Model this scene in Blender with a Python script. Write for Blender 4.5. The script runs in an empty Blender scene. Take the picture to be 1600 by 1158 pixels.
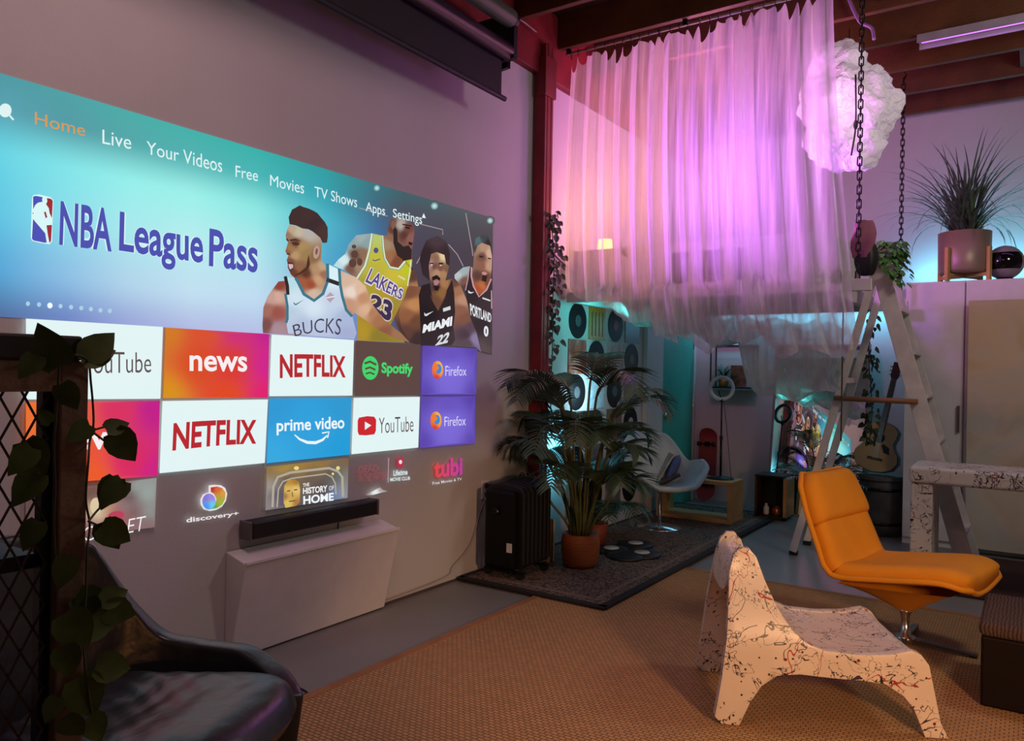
import bpy, bmesh, math, random
from mathutils import Vector, Matrix, noise as mnoise
from mathutils.geometry import delaunay_2d_cdt

S = bpy.context.scene
COL = S.collection
rnd = random.Random(7)
PI = math.pi

# ------------------------------------------------------------------ camera
CAM = Vector((3.2, 0.0, 1.42))
TH, ROLL, FPX = math.radians(34.2), math.radians(1.0), 1200.0
cam_data = bpy.data.cameras.new('camera')
cam_data.sensor_fit = 'HORIZONTAL'
cam_data.sensor_width = 36.0
cam_data.lens = 36.0 * FPX / 1600.0
cam_data.clip_start = 0.02
cam = bpy.data.objects.new('camera', cam_data)
COL.objects.link(cam)
cam.matrix_world = (Matrix.Translation(CAM) @ Matrix.Rotation(TH, 4, 'Z') @
                    Matrix.Rotation(PI / 2, 4, 'X') @ Matrix.Rotation(ROLL, 4, 'Z'))
S.camera = cam

# ------------------------------------------------------------------ view + world
S.view_settings.view_transform = 'Standard'
S.view_settings.look = 'None'
S.view_settings.exposure = 0.0
S.view_settings.gamma = 1.0
S.view_settings.use_curve_mapping = False
S.cycles.transparent_max_bounces = 24
S.cycles.max_bounces = 8
S.cycles.use_denoising = True
w = bpy.data.worlds.new('world')
S.world = w
w.use_nodes = True
w.node_tree.nodes['Background'].inputs[0].default_value = (0.90, 0.62, 0.60, 1)
w.node_tree.nodes['Background'].inputs[1].default_value = 0.075


def light(name, kind, loc, color, power, size=0.1, size_y=None, target=None, spot=None):
    d = bpy.data.lights.new(name, kind)
    d.color = color
    d.energy = power
    if kind == 'AREA':
        d.shape = 'RECTANGLE' if size_y else 'SQUARE'
        d.size = size
        if size_y:
            d.size_y = size_y
    else:
        d.shadow_soft_size = size
    if spot:
        d.spot_size = spot
        d.spot_blend = 0.6
    o = bpy.data.objects.new(name, d)
    COL.objects.link(o)
    o.location = loc
    if target is not None:
        o.rotation_euler = (Vector(target) - Vector(loc)).to_track_quat('-Z', 'Y').to_euler()
    return o


# lamps: pink strip light on the joists, unseen warm spot on the white chair,
# purple and peach lights in the loft, cyan strips low on the walls, added neutral fill
light('pink_joist_light', 'AREA', (1.9, 1.2, 3.86), (1.0, 0.60, 0.62), 30, 0.4, 1.6, target=(0.6, 1.4, 0.0))
light('warm_chair_spot', 'SPOT', (4.35, 1.3, 1.25), (1.0, 0.54, 0.27), 255, 0.15, target=(2.6, 3.05, 0.15), spot=math.radians(58))  # unseen spot right of the view, shaped to warm the white chair's near side
light('neutral_fill_light', 'POINT', (4.2, 4.6, 3.3), (1.0, 0.94, 0.80), 74, 0.3)  # unseen fill added to brighten and neutralise the right side
light('loft_purple_light', 'POINT', (1.42, 5.70, 2.70), (0.62, 0.18, 1.0), 54, 0.12)
light('loft_rose_light', 'POINT', (0.95, 6.1, 3.50), (1.0, 0.30, 0.52), 36, 0.15)
light('loft_peach_light', 'POINT', (0.48, 5.62, 2.70), (1.0, 0.42, 0.12), 14, 0.08)
light('cyan_wall_light', 'AREA', (0.16, 5.28, 0.80), (0.12, 0.75, 1.0), 4.0, 0.06, 0.3, target=(0.0, 5.28, 0.80))
light('cyan_record_light', 'AREA', (0.20, 5.72, 1.22), (0.45, 0.85, 1.0), 2.4, 0.12, target=(0.0, 5.75, 1.22))
light('teal_ledge_light', 'AREA', (0.50, 5.62, 1.92), (0.10, 0.9, 0.85), 3.0, 0.10, 0.4, target=(0.0, 5.62, 2.1))
light('cyan_back_light', 'AREA', (1.25, 8.33, 2.10), (0.10, 0.72, 1.0), 9, 2.0, 0.05, target=(1.25, 8.42, 1.2))
light('cyan_closet_light', 'AREA', (2.95, 8.26, 2.32), (0.16, 0.72, 1.0), 14, 1.5, 0.05, target=(2.95, 8.40, 2.9))


# ------------------------------------------------------------------ pixel rays to points on real planes
def ray(px, py):
    F = Vector((-math.sin(TH), math.cos(TH), 0))
    R0 = Vector((math.cos(TH), math.sin(TH), 0))
    U0 = Vector((0, 0, 1))
    R = math.cos(ROLL) * R0 + math.sin(ROLL) * U0
    U = -math.sin(ROLL) * R0 + math.cos(ROLL) * U0
    return F + (px - 800) / FPX * R - (py - 579) / FPX * U


def on_x(px, py, X=0.0):
    d = ray(px, py)
    return CAM + d * ((X - CAM.x) / d.x)


def on_y(px, py, Y):
    d = ray(px, py)
    return CAM + d * ((Y - CAM.y) / d.y)


def on_z(px, py, z=0.0):
    d = ray(px, py)
    return CAM + d * ((z - CAM.z) / d.z)


# ------------------------------------------------------------------ materials
def srgb(h):
    if isinstance(h, str):
        h = [int(h[i:i + 2], 16) / 255 for i in (0, 2, 4)]
    return tuple(c / 12.92 if c <= 0.04045 else ((c + 0.055) / 1.055) ** 2.4 for c in h[:3])


MATS = {}


def mat(name, color, rough=0.6, metal=0.0, noise_scale=8.0, vary=0.15, bump=0.0, bump_scale=60.0, spec=0.5, **kw):
    """principled material, base colour varied by a noise, optional noise bump"""
    if name in MATS:
        return MATS[name]
    m = bpy.data.materials.new(name)
    m.use_nodes = True
    nt = m.node_tree
    b = nt.nodes['Principled BSDF']
    c = srgb(color) if isinstance(color, str) else color
    tc = nt.nodes.new('ShaderNodeTexCoord')
    n = nt.nodes.new('ShaderNodeTexNoise')
    n.inputs['Scale'].default_value = noise_scale
    n.inputs['Detail'].default_value = 5
    nt.links.new(tc.outputs['Object'], n.inputs['Vector'])
    r = nt.nodes.new('ShaderNodeValToRGB')
    r.color_ramp.elements[0].position = 0.3
    r.color_ramp.elements[1].position = 0.7
    r.color_ramp.elements[0].color = (*[x * (1 - vary) for x in c], 1)
    r.color_ramp.elements[1].color = (*[min(1, x * (1 + vary)) for x in c], 1)
    nt.links.new(n.outputs['Fac'], r.inputs['Fac'])
    nt.links.new(r.outputs['Color'], b.inputs['Base Color'])
    b.inputs['Roughness'].default_value = rough
    b.inputs['Metallic'].default_value = metal
    b.inputs['Specular IOR Level'].default_value = spec
    for k, v in kw.items():
        b.inputs[k.replace('_', ' ')].default_value = v
    if bump:
        n2 = nt.nodes.new('ShaderNodeTexNoise')
        n2.inputs['Scale'].default_value = bump_scale
        nt.links.new(tc.outputs['Object'], n2.inputs['Vector'])
        bp = nt.nodes.new('ShaderNodeBump')
        bp.inputs['Strength'].default_value = bump
        bp.inputs['Distance'].default_value = 0.02
        nt.links.new(n2.outputs['Fac'], bp.inputs['Height'])
        nt.links.new(bp.outputs['Normal'], b.inputs['Normal'])
    MATS[name] = m
    return m


def node_mat(name):
    m = bpy.data.materials.new(name)
    m.use_nodes = True
    MATS[name] = m
    return m, m.node_tree, m.node_tree.nodes['Principled BSDF']


def emis(name, color, strength):
    if name in MATS:
        return MATS[name]
    m, nt, b = node_mat(name)
    c = srgb(color) if isinstance(color, str) else color
    b.inputs['Base Color'].default_value = (*c, 1)
    b.inputs['Emission Color'].default_value = (*c, 1)
    b.inputs['Emission Strength'].default_value = strength
    return m


def ramp(nt, fac, stops, interp='LINEAR'):
    r = nt.nodes.new('ShaderNodeValToRGB')
    r.color_ramp.interpolation = interp
    els = r.color_ramp.elements
    while len(els) < len(stops):
        els.new(0.5)
    for e, (p, c) in zip(els, stops):
        e.position = p
        c = srgb(c) if isinstance(c, str) else c
        e.color = (*c, 1)
    nt.links.new(fac, r.inputs['Fac'])
    return r.outputs['Color']


def math_node(nt, op, a, b=None, clamp=False):
    n = nt.nodes.new('ShaderNodeMath')
    n.operation = op
    n.use_clamp = clamp
    for i, v in enumerate((a, b)):
        if v is None:
            continue
        if isinstance(v, (int, float)):
            n.inputs[i].default_value = v
        else:
            nt.links.new(v, n.inputs[i])
    return n.outputs[0]


def mix_col(nt, fac, a, b):
    n = nt.nodes.new('ShaderNodeMix')
    n.data_type = 'RGBA'
    for sock, v in ((n.inputs[0], fac), (n.inputs[6], a), (n.inputs[7], b)):
        if isinstance(v, str):
            sock.default_value = (*srgb(v), 1)
        elif isinstance(v, tuple):
            sock.default_value = (*v, 1)
        elif isinstance(v, (int, float)):
            sock.default_value = v
        else:
            nt.links.new(v, sock)
    return n.outputs[2]


def tex_noise(nt, scale, detail=3, coord='Object', distort=0.0):
    tc = nt.nodes.new('ShaderNodeTexCoord')
    n = nt.nodes.new('ShaderNodeTexNoise')
    n.inputs['Scale'].default_value = scale
    n.inputs['Detail'].default_value = detail
    n.inputs['Distortion'].default_value = distort
    nt.links.new(tc.outputs[coord], n.inputs['Vector'])
    return n


def splatter_mat(name, base, amount=1.0, dark='1c1620'):
    """white paint with flung drips, squiggles and dots of paint"""
    m, nt, b = node_mat(name)
    col = None
    base_n = tex_noise(nt, 6, 4)
    col = ramp(nt, base_n.outputs['Fac'], [(0.3, tuple(x * 0.88 for x in srgb(base))), (0.7, base)])
    # squiggled lines: thin bands around the mid value of warped noises
    for sc, width, color, off in ((7, 0.0055, dark, 0.50), (9, 0.005, dark, 0.44), (12, 0.006, '3d2a4a', 0.56),
                                  (6, 0.005, 'a02018', 0.58), (10, 0.004, '6a6a35', 0.41), (15, 0.007, dark, 0.5), (20, 0.007, '2a2230', 0.55)):
        n = tex_noise(nt, sc * 0.5, 3.2, distort=0.8)
        n.inputs['Roughness'].default_value = 0.6
        d = math_node(nt, 'ABSOLUTE', math_node(nt, 'SUBTRACT', n.outputs['Fac'], off))
        line = math_node(nt, 'LESS_THAN', d, width * amount * 0.8)
        mk = tex_noise(nt, sc * 0.3 + 1.7, 2)
        on = math_node(nt, 'GREATER_THAN', mk.outputs['Fac'], 0.49)
        col = mix_col(nt, math_node(nt, 'MULTIPLY', line, on), col, color)
    # dots
    for sc, rad, thr, color in ((34, 0.16, 0.80, dark), (16, 0.10, 0.84, '7a1c16'), (22, 0.11, 0.84, '2a3c5c'), (20, 0.10, 0.86, '3d5a34')):
        tc = nt.nodes.new('ShaderNodeTexCoord')
        v = nt.nodes.new('ShaderNodeTexVoronoi')
        v.inputs['Scale'].default_value = sc
        nt.links.new(tc.outputs['Object'], v.inputs['Vector'])
        sep = nt.nodes.new('ShaderNodeSeparateColor')
        nt.links.new(v.outputs['Color'], sep.inputs[0])
        dot = math_node(nt, 'LESS_THAN', v.outputs['Distance'], rad)
        on = math_node(nt, 'GREATER_THAN', sep.outputs[0], thr)
        col = mix_col(nt, math_node(nt, 'MULTIPLY', dot, on), col, color)
    nt.links.new(col, b.inputs['Base Color'])
    b.inputs['Roughness'].default_value = 0.38
    return m


# ------------------------------------------------------------------ mesh builder
class MB:
    def __init__(self):
        self.v, self.f = [], []

    def add(self, vs, fs):
        o = len(self.v)
        self.v += [tuple(x) for x in vs]
        self.f += [tuple(i + o for i in f) for f in fs]
        return self

    def box(self, c, s, rot=None):
        x, y, z = s[0] / 2, s[1] / 2, s[2] / 2
        vs = [Vector((a * x, b * y, d * z)) for a in (-1, 1) for b in (-1, 1) for d in (-1, 1)]
        if rot is not None:
            M = rot if isinstance(rot, Matrix) else Matrix.Rotation(rot, 3, 'Z')
            vs = [M @ v for v in vs]
        c = Vector(c)
        return self.add([v + c for v in vs], [(0, 1, 3, 2), (4, 6, 7, 5), (0, 4, 5, 1), (2, 3, 7, 6), (0, 2, 6, 4), (1, 5, 7, 3)])

    def bar(self, a, b, w, h, up=(0, 0, 1)):
        """rectangular bar from a to b, w across, h along 'up'"""
        a, b = Vector(a), Vector(b)
        d = (b - a).normalized()
        up = Vector(up)
        s = d.cross(up)
        if s.length < 1e-4:
            s = d.cross(Vector((1, 0, 0)))
        s.normalize()
        u = s.cross(d)
        vs = []
        for p in (a, b):
            for i, j in ((-1, -1), (1, -1), (1, 1), (-1, 1)):
                vs.append(p + s * (i * w / 2) + u * (j * h / 2))
        return self.add(vs, [(3, 2, 1, 0), (4, 5, 6, 7)] + [(i, (i + 1) % 4, 4 + (i + 1) % 4, 4 + i) for i in range(4)])

    def tube(self, pts, r, n=8, closed=False, radii=None):
        pts = [Vector(p) for p in pts]
        m = len(pts)
        vs, fs = [], []
        prev = None
        for i, p in enumerate(pts):
            if closed:
                t = pts[(i + 1) % m] - pts[i - 1]
            else:
                t = pts[min(i + 1, m - 1)] - pts[max(i - 1, 0)]
            t = t.normalized() if t.length > 1e-9 else Vector((0, 0, 1))
            if prev is None:
                a = t.orthogonal().normalized()
            else:
                a = (prev - t * prev.dot(t))
                a = a.normalized() if a.length > 1e-6 else t.orthogonal().normalized()
            prev = a
            bb = t.cross(a)
            rr = radii[i] if radii else r
            for k in range(n):
                an = 2 * PI * k / n
                vs.append(p + (a * math.cos(an) + bb * math.sin(an)) * rr)
        for i in range(m if closed else m - 1):
            j = (i + 1) % m
            for k in range(n):
                fs.append((i * n + k, i * n + (k + 1) % n, j * n + (k + 1) % n, j * n + k))
        if not closed:
            fs.append(tuple(reversed(range(n))))
            fs.append(tuple((m - 1) * n + k for k in range(n)))
        return self.add(vs, fs)

    def lathe(self, prof, n=24, c=(0, 0, 0)):
        c = Vector(c)
        vs, fs = [], []
        for r, z in prof:
            for k in range(n):
                an = 2 * PI * k / n
                vs.append(c + Vector((r * math.cos(an), r * math.sin(an), z)))
        for i in range(len(prof) - 1):
            for k in range(n):
                fs.append((i * n + k, i * n + (k + 1) % n, (i + 1) * n + (k + 1) % n, (i + 1) * n + k))
        if prof[0][0] > 1e-5:
            fs.append(tuple(reversed(range(n))))
        if prof[-1][0] > 1e-5:
            fs.append(tuple((len(prof) - 1) * n + k for k in range(n)))
        return self.add(vs, fs)

    def disc_lathe(self, prof, n, c, axis):
        """lathe whose axis is turned from z to 'axis'"""
        t = MB().lathe(prof, n)
        q = Vector((0, 0, 1)).rotation_difference(Vector(axis)).to_matrix()
        return self.add([q @ Vector(v) + Vector(c) for v in t.v], t.f)

    def prism(self, poly, fn, d0, d1):
        """poly of 2d points, fn(u, v, d) -> 3d point, extruded from d0 to d1"""
        n = len(poly)
        vs = [fn(u, v, d0) for u, v in poly] + [fn(u, v, d1) for u, v in poly]
        fs = [tuple(reversed(range(n))), tuple(range(n, 2 * n))]
        fs += [(i, (i + 1) % n, n + (i + 1) % n, n + i) for i in range(n)]
        return self.add(vs, fs)

    def grid(self, fn, nu, nv, close_u=False):
        vs = [fn(i / nu, j / nv) for j in range(nv + 1) for i in range(nu + (0 if close_u else 1))]
        wd = nu if close_u else nu + 1
        fs = []
        for j in range(nv):
            for i in range(nu):
                a, b = i, (i + 1) % wd
                fs.append((j * wd + a, j * wd + b, (j + 1) * wd + b, (j + 1) * wd + a))
        return self.add(vs, fs)

    def ball(self, c, r, n=12, m=8):
        if not hasattr(r, '__len__'):
            r = (r, r, r)
        c = Vector(c)
        vs = [c + Vector((0, 0, -r[2]))]
        for j in range(1, m):
            ph = -PI / 2 + PI * j / m
            for k in range(n):
                an = 2 * PI * k / n
                vs.append(c + Vector((r[0] * math.cos(ph) * math.cos(an), r[1] * math.cos(ph) * math.sin(an), r[2] * math.sin(ph))))
        vs.append(c + Vector((0, 0, r[2])))
        fs = [(0, 1 + (k + 1) % n, 1 + k) for k in range(n)]
        for j in range(m - 2):
            for k in range(n):
                fs.append((1 + j * n + k, 1 + j * n + (k + 1) % n, 1 + (j + 1) * n + (k + 1) % n, 1 + (j + 1) * n + k))
        top = len(vs) - 1
        fs += [(top, 1 + (m - 2) * n + k, 1 + (m - 2) * n + (k + 1) % n) for k in range(n)]
        return self.add(vs, fs)

    def leaf(self, base, d, nrm, L, W, fold=0.15, droop=0.1, heart=True):
        base, d, nrm = Vector(base), Vector(d).normalized(), Vector(nrm)
        s = d.cross(nrm).normalized()
        n = s.cross(d).normalized()
        prof = [(0.0, 0.0), (-0.07, 0.3), (0.12, 0.48), (0.35, 0.5), (0.6, 0.38), (0.82, 0.18), (1.0, 0.0)] if heart else \
            [(0.0, 0.04), (0.2, 0.36), (0.45, 0.5), (0.7, 0.36), (0.9, 0.12), (1.0, 0.0)]
        mid, lf, rt = [], [], []
        for t, wv in prof:
            dz = -droop * L * max(t, 0) ** 2
            mid.append(base + d * (max(t, 0) * L) + n * dz)
            lf.append(base + d * (t * L) + s * (wv * W) + n * (dz + fold * W * wv))
            rt.append(base + d * (t * L) - s * (wv * W) + n * (dz + fold * W * wv))
        k = len(prof)
        fs = []
        for i in range(k - 1):
            fs.append((i, i + 1, k + i + 1, k + i))
            fs.append((2 * k + i, 2 * k + i + 1, i + 1, i))
        return self.add(mid + lf + rt, fs)

    def build(self, name, m, parent=None, smooth=False, bevel=0, solid=0, sub=0, world=True, seg=2):
        me = bpy.data.meshes.new(name)
        vs = self.v
        if parent is not None and world:
            off = WORLD_OF[parent.name]
            vs = [tuple(Vector(v) - off) for v in vs]
        me.from_pydata(vs, [], self.f)
        me.validate()
        bm = bmesh.new()
        bm.from_mesh(me)
        bmesh.ops.remove_doubles(bm, verts=bm.verts, dist=1e-6)
        bmesh.ops.recalc_face_normals(bm, faces=bm.faces)
        bm.to_mesh(me)
        bm.free()
        if m is not None:
            me.materials.append(m)
        for p in me.polygons:
            p.use_smooth = smooth
        o = bpy.data.objects.new(name, me)
        COL.objects.link(o)
        if parent is not None:
            o.parent = parent
            WORLD_OF[o.name] = WORLD_OF[parent.name]
        else:
            WORLD_OF[o.name] = Vector((0, 0, 0))
        if solid:
            md = o.modifiers.new('solid', 'SOLIDIFY')
            md.thickness = solid
            md.offset = 0
        if bevel:
            md = o.modifiers.new('bevel', 'BEVEL')
            md.width = bevel
            md.segments = seg
            md.limit_method = 'ANGLE'
            md.angle_limit = math.radians(40)
        if sub:
            md = o.modifiers.new('sub', 'SUBSURF')
            md.levels = md.render_levels = sub
        return o


WORLD_OF = {}


def tag(o, label, cat, group=None):
    o['label'] = label
    o['category'] = cat
    if group:
        o['group'] = group
    return o


def thing(name, label, cat, loc=(0, 0, 0), rz=0.0, group=None):
    o = bpy.data.objects.new(name, None)
    o.empty_display_size = 0.1
    COL.objects.link(o)
    o.location = loc
    o.rotation_euler = (0, 0, rz)
    WORLD_OF[o.name] = Vector(loc)
    return tag(o, label, cat, group)


def struct(o):
    o['kind'] = 'structure'
    return o


def V(*a):
    return Vector(a)


def lerp(a, b, t):
    return a + (b - a) * t


def spline(pts, n):
    """Catmull-Rom through 3d points"""
    P = [Vector(p) for p in pts]
    P = [P[0] * 2 - P[1]] + P + [P[-1] * 2 - P[-2]]
    out = []
    m = len(P) - 3
    for i in range(m):
        a, b, c, d = P[i:i + 4]
        for k in range(n):
            t = k / n
            out.append(0.5 * ((2 * b) + (c - a) * t + (2 * a - 5 * b + 4 * c - d) * t * t + (3 * b - a - 3 * c + d) * t ** 3))
    out.append(P[-2].copy())
    return out


def interp(x, table):
    for (x0, y0), (x1, y1) in zip(table, table[1:]):
        if x <= x1:
            t = (x - x0) / (x1 - x0) if x1 > x0 else 0
            t = max(0, min(1, t))
            return y0 + (y1 - y0) * t
    return table[-1][1]


# common materials
M_wall = mat('wall_paint', (0.49, 0.48, 0.48), 0.75, vary=0.03, noise_scale=2, bump=0.05, bump_scale=90)
M_white = mat('white_paint', (0.66, 0.63, 0.62), 0.5, vary=0.05)
M_redwood = mat('red_painted_wood', '7c1a22', 0.55, vary=0.25, noise_scale=5, bump=0.1)
M_joist = mat('dark_joist_wood', '5a3218', 0.6, vary=0.3, noise_scale=4, bump=0.15)
M_black = mat('black_matte', '0a090a', 0.55, vary=0.1)
M_blackmetal = mat('black_metal', '141315', 0.35, 0.6, vary=0.1)
M_chrome = mat('chrome', (0.65, 0.65, 0.66), 0.22, 1.0, vary=0.03)
M_wood = mat('pale_wood', 'b98a55', 0.5, vary=0.15, noise_scale=6)
M_darkwood = mat('dark_wood', '4a3020', 0.55, vary=0.3, noise_scale=7, bump=0.1)
M_leaf = mat('dark_leaf', '33402a', 0.45, vary=0.3, noise_scale=14)
M_ivy = mat('ivy_leaf', '2c4326', 0.5, vary=0.35, noise_scale=30)
M_stem = mat('stem', '3b3a20', 0.6)

# ------------------------------------------------------------------ room shell
mf, nt, b = node_mat('concrete_floor')
n1 = tex_noise(nt, 1.2, 6)
nt.links.new(ramp(nt, n1.outputs['Fac'], [(0.3, '727270'), (0.7, '82807e')]), b.inputs['Base Color'])
b.inputs['Roughness'].default_value = 0.42
struct(MB().box((2.45, 3.2, -0.05), (5.1, 10.6, 0.1)).build('floor', mf))
struct(MB().box((-0.06, 3.2, 2.1), (0.12, 10.6, 4.4)).build('wall_left', M_wall))
struct(MB().box((2.45, 8.51, 2.1), (5.1, 0.12, 4.4)).build('wall_back', M_wall))
struct(MB().box((2.45, 3.2, 4.26), (5.1, 10.6, 0.08)).build('ceiling', mat('ceiling_boards', '3c2016', 0.7, vary=0.3, noise_scale=3)))
k = 0
for i in range(-8, 6):
    y = 5.2 + 0.61 * i
    if y > 8.4:
        continue
    struct(MB().box((2.50, y, 4.085), (4.86, 0.05, 0.27)).build('ceiling_joist', M_joist, bevel=0.004))
for (bx, by) in ((3.10, 7.33), (2.35, 4.9), (2.35, 5.5)):
    struct(MB().box((bx, by, 4.10), (0.06, 0.52, 0.20)).build('ceiling_blocking', M_joist))
struct(MB().box((0.03, 3.2, 3.95), (0.06, 10.4, 0.52)).build('trim_1', M_redwood, bevel=0.005))
# red post with base and bolted gusset
post = MB()
post.box((0.062, 4.99, 1.96), (0.10, 0.05, 3.92)).box((0.062, 4.945, 1.96), (0.10, 0.03, 3.90)).box((0.062, 5.035, 1.96), (0.10, 0.03, 3.90))
post.box((0.09, 4.99, 3.66), (0.07, 0.16, 0.30))
struct(post.build('support_post', M_redwood, bevel=0.006))
struct(MB().box((0.006, 3.3, 0.007), (0.012, 6.4, 0.014)).build('trim_2', mat('joint_line', '4c3c3e', 0.8)))

# ------------------------------------------------------------------ the projected picture on the left wall, projector light painted as emission
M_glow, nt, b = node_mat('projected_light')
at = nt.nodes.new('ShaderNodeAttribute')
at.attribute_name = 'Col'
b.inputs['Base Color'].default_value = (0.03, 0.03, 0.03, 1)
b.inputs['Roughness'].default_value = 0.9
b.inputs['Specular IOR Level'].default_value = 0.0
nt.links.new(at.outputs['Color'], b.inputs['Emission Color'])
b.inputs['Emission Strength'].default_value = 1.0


def wp(px, py, layer=0):
    p = on_x(px, py, 0.0)
    return V(0.003 + 0.0012 * layer, p.y, p.z)


def glow_mesh(name, verts, faces, cols, parent):
    me = bpy.data.meshes.new(name)
    me.from_pydata([tuple(v) for v in verts], [], faces)
    a = me.color_attributes.new('Col', 'FLOAT_COLOR', 'POINT')
    for i, c in enumerate(cols):
        a.data[i].color = (*c, 1)
    me.materials.append(M_glow)
    # face the room
    bm = bmesh.new()
    bm.from_mesh(me)
    for f in bm.faces:
        if f.normal.x < 0:
            f.normal_flip()
    bm.to_mesh(me)
    bm.free()
    o = bpy.data.objects.new(name, me)
    COL.objects.link(o)
    o.parent = parent
    return o


def idw(ctrl, x, y, soft=4.0, p=1.6):
    r = [0, 0, 0]
    t = 0
    for cx, cy, c in ctrl:
        wgt = 1.0 / ((x - cx) ** 2 + (y - cy) ** 2 + soft * soft) ** p
        t += wgt
        for k in range(3):
            r[k] += c[k] * wgt
    return [q / t for q in r]


def inside(poly, x, y):
    r = False
    n = len(poly)
    for i in range(n):
        x0, y0 = poly[i]
        x1, y1 = poly[i - 1]
        if (y0 > y) != (y1 > y) and x < (x1 - x0) * (y - y0) / (y1 - y0) + x0:
            r = not r
    return r


def patch(name, poly, color, parent, layer=1, step=None, soft=4.0, p=1.6):
    """flat region of the projected picture; colour is one hex or a list of (x, y, hex) blended smoothly"""
    single = isinstance(color, str)
    pts = [Vector(q) for q in poly]
    edges = [(i, (i + 1) % len(pts)) for i in range(len(pts))]
    if not single:
        xs, ys = [q[0] for q in poly], [q[1] for q in poly]
        step = step or 6
        y = min(ys) + step / 2
        while y < max(ys):
            x = min(xs) + step / 2
            while x < max(xs):
                if inside(poly, x, y):
                    pts.append(Vector((x, y)))
                x += step
            y += step
    vv, _, ff, *_ = delaunay_2d_cdt(pts, edges, [], 1, 1e-4)
    if single:
        c = srgb(color)
        cols = [c] * len(vv)
    elif callable(color):
        cols = [color(q.x, q.y) for q in vv]
    else:
        ctrl = [(x, y, srgb(h)) for x, y, h in color]
        cols = [idw(ctrl, q.x, q.y, soft, p) for q in vv]
    return glow_mesh(name, [wp(q.x, q.y, layer) for q in vv], [tuple(f) for f in ff], cols, parent)


def ell(cx, cy, rx, ry, n=28, a0=0, a1=2 * PI, rot=0):
    full = abs(a1 - a0 - 2 * PI) < 1e-6
    out = []
    for i in range(n if full else n + 1):
        a = a0 + (a1 - a0) * i / n
        x, y = rx * math.cos(a), ry * math.sin(a)
        out.append((cx + x * math.cos(rot) - y * math.sin(rot), cy + x * math.sin(rot) + y * math.cos(rot)))
    return out


def band(pts, wd):
    """polygon around an open polyline"""
    L, R = [], []
    m = len(pts)
    for i in range(m):
        a, c = pts[max(i - 1, 0)], pts[min(i + 1, m - 1)]
        dx, dy = c[0] - a[0], c[1] - a[1]
        l = math.hypot(dx, dy) or 1
        w_ = wd[i] if hasattr(wd, '__len__') else wd
        nx, ny = -dy / l * w_ / 2, dx / l * w_ / 2
        L.append((pts[i][0] + nx, pts[i][1] + ny))
        R.append((pts[i][0] - nx, pts[i][1] - ny))
    return L + R[::-1]


def multi(name, polys, color, parent, layer=1):
    """several flat pieces of one mark, in one mesh"""
    vs, fs = [], []
    for poly in polys:
        vv, _, ff, *_ = delaunay_2d_cdt([Vector(q) for q in poly], [(i, (i + 1) % len(poly)) for i in range(len(poly))], [], 1, 1e-4)
        o = len(vs)
        vs += [wp(q.x, q.y, layer) for q in vv]
        fs += [tuple(i + o for i in f) for f in ff]
    return glow_mesh(name, vs, fs, [srgb(color)] * len(vs), parent)


def text_mesh(body, bold=0.0):
    cu = bpy.data.curves.new('t', 'FONT')
    cu.body = body
    cu.offset = bold
    cu.resolution_u = 4
    cu.fill_mode = 'BOTH'
    ob = bpy.data.objects.new('t', cu)
    COL.objects.link(ob)
    bpy.context.view_layer.update()
    dg = bpy.context.evaluated_depsgraph_get()
    me = bpy.data.meshes.new_from_object(ob.evaluated_get(dg))
    vs = [tuple(v.co) for v in me.vertices]
    fs = [tuple(p.vertices) for p in me.polygons]
    bpy.data.objects.remove(ob)
    bpy.data.meshes.remove(me)
    return vs, fs


def words(name, body, quad, color, parent, layer=3, bold=0.0, arc=0.0, color2=None):
    """lettering fitted to a quad TL, TR, BR, BL of the wall"""
    vs, fs = text_mesh(body, bold)
    x0, x1 = min(v[0] for v in vs), max(v[0] for v in vs)
    y0, y1 = min(v[1] for v in vs), max(v[1] for v in vs)
    Q = [wp(*q, layer) for q in quad]
    out, cols = [], []
    c1, c2 = srgb(color), srgb(color2 or color)
    hz = (Q[0] - Q[3]).length
    for v in vs:
        s, t = (v[0] - x0) / (x1 - x0), (v[1] - y0) / (y1 - y0)
        top, bot = Q[0].lerp(Q[1], s), Q[3].lerp(Q[2], s)
        p = bot.lerp(top, t)
        p.z += arc * hz * (1 - (2 * s - 1) ** 2)
        out.append(p)
        cols.append([lerp(a, q, s) for a, q in zip(c1, c2)])
    return glow_mesh(name, out, fs, cols, parent)


BG_U = [-0.2, 0, .17, .33, .5, .67, .85, .985, 1.06, 1.32]  # darkest columns carry the bare wall's room-lit tone as emission
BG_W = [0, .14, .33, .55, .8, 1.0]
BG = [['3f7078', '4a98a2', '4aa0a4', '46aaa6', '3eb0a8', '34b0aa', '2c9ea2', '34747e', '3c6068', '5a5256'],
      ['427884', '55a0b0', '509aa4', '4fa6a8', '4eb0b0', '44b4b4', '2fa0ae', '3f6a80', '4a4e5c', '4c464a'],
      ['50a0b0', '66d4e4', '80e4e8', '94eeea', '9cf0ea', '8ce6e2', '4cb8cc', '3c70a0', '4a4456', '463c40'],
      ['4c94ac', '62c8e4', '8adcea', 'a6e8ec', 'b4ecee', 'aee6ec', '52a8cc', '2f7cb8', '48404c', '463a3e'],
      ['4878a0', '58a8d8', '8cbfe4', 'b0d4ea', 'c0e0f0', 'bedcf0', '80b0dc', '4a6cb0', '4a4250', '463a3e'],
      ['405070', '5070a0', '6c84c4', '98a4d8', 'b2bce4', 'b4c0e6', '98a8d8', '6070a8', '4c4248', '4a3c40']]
BG = [[srgb(c) for c in r] for r in BG]


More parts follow.
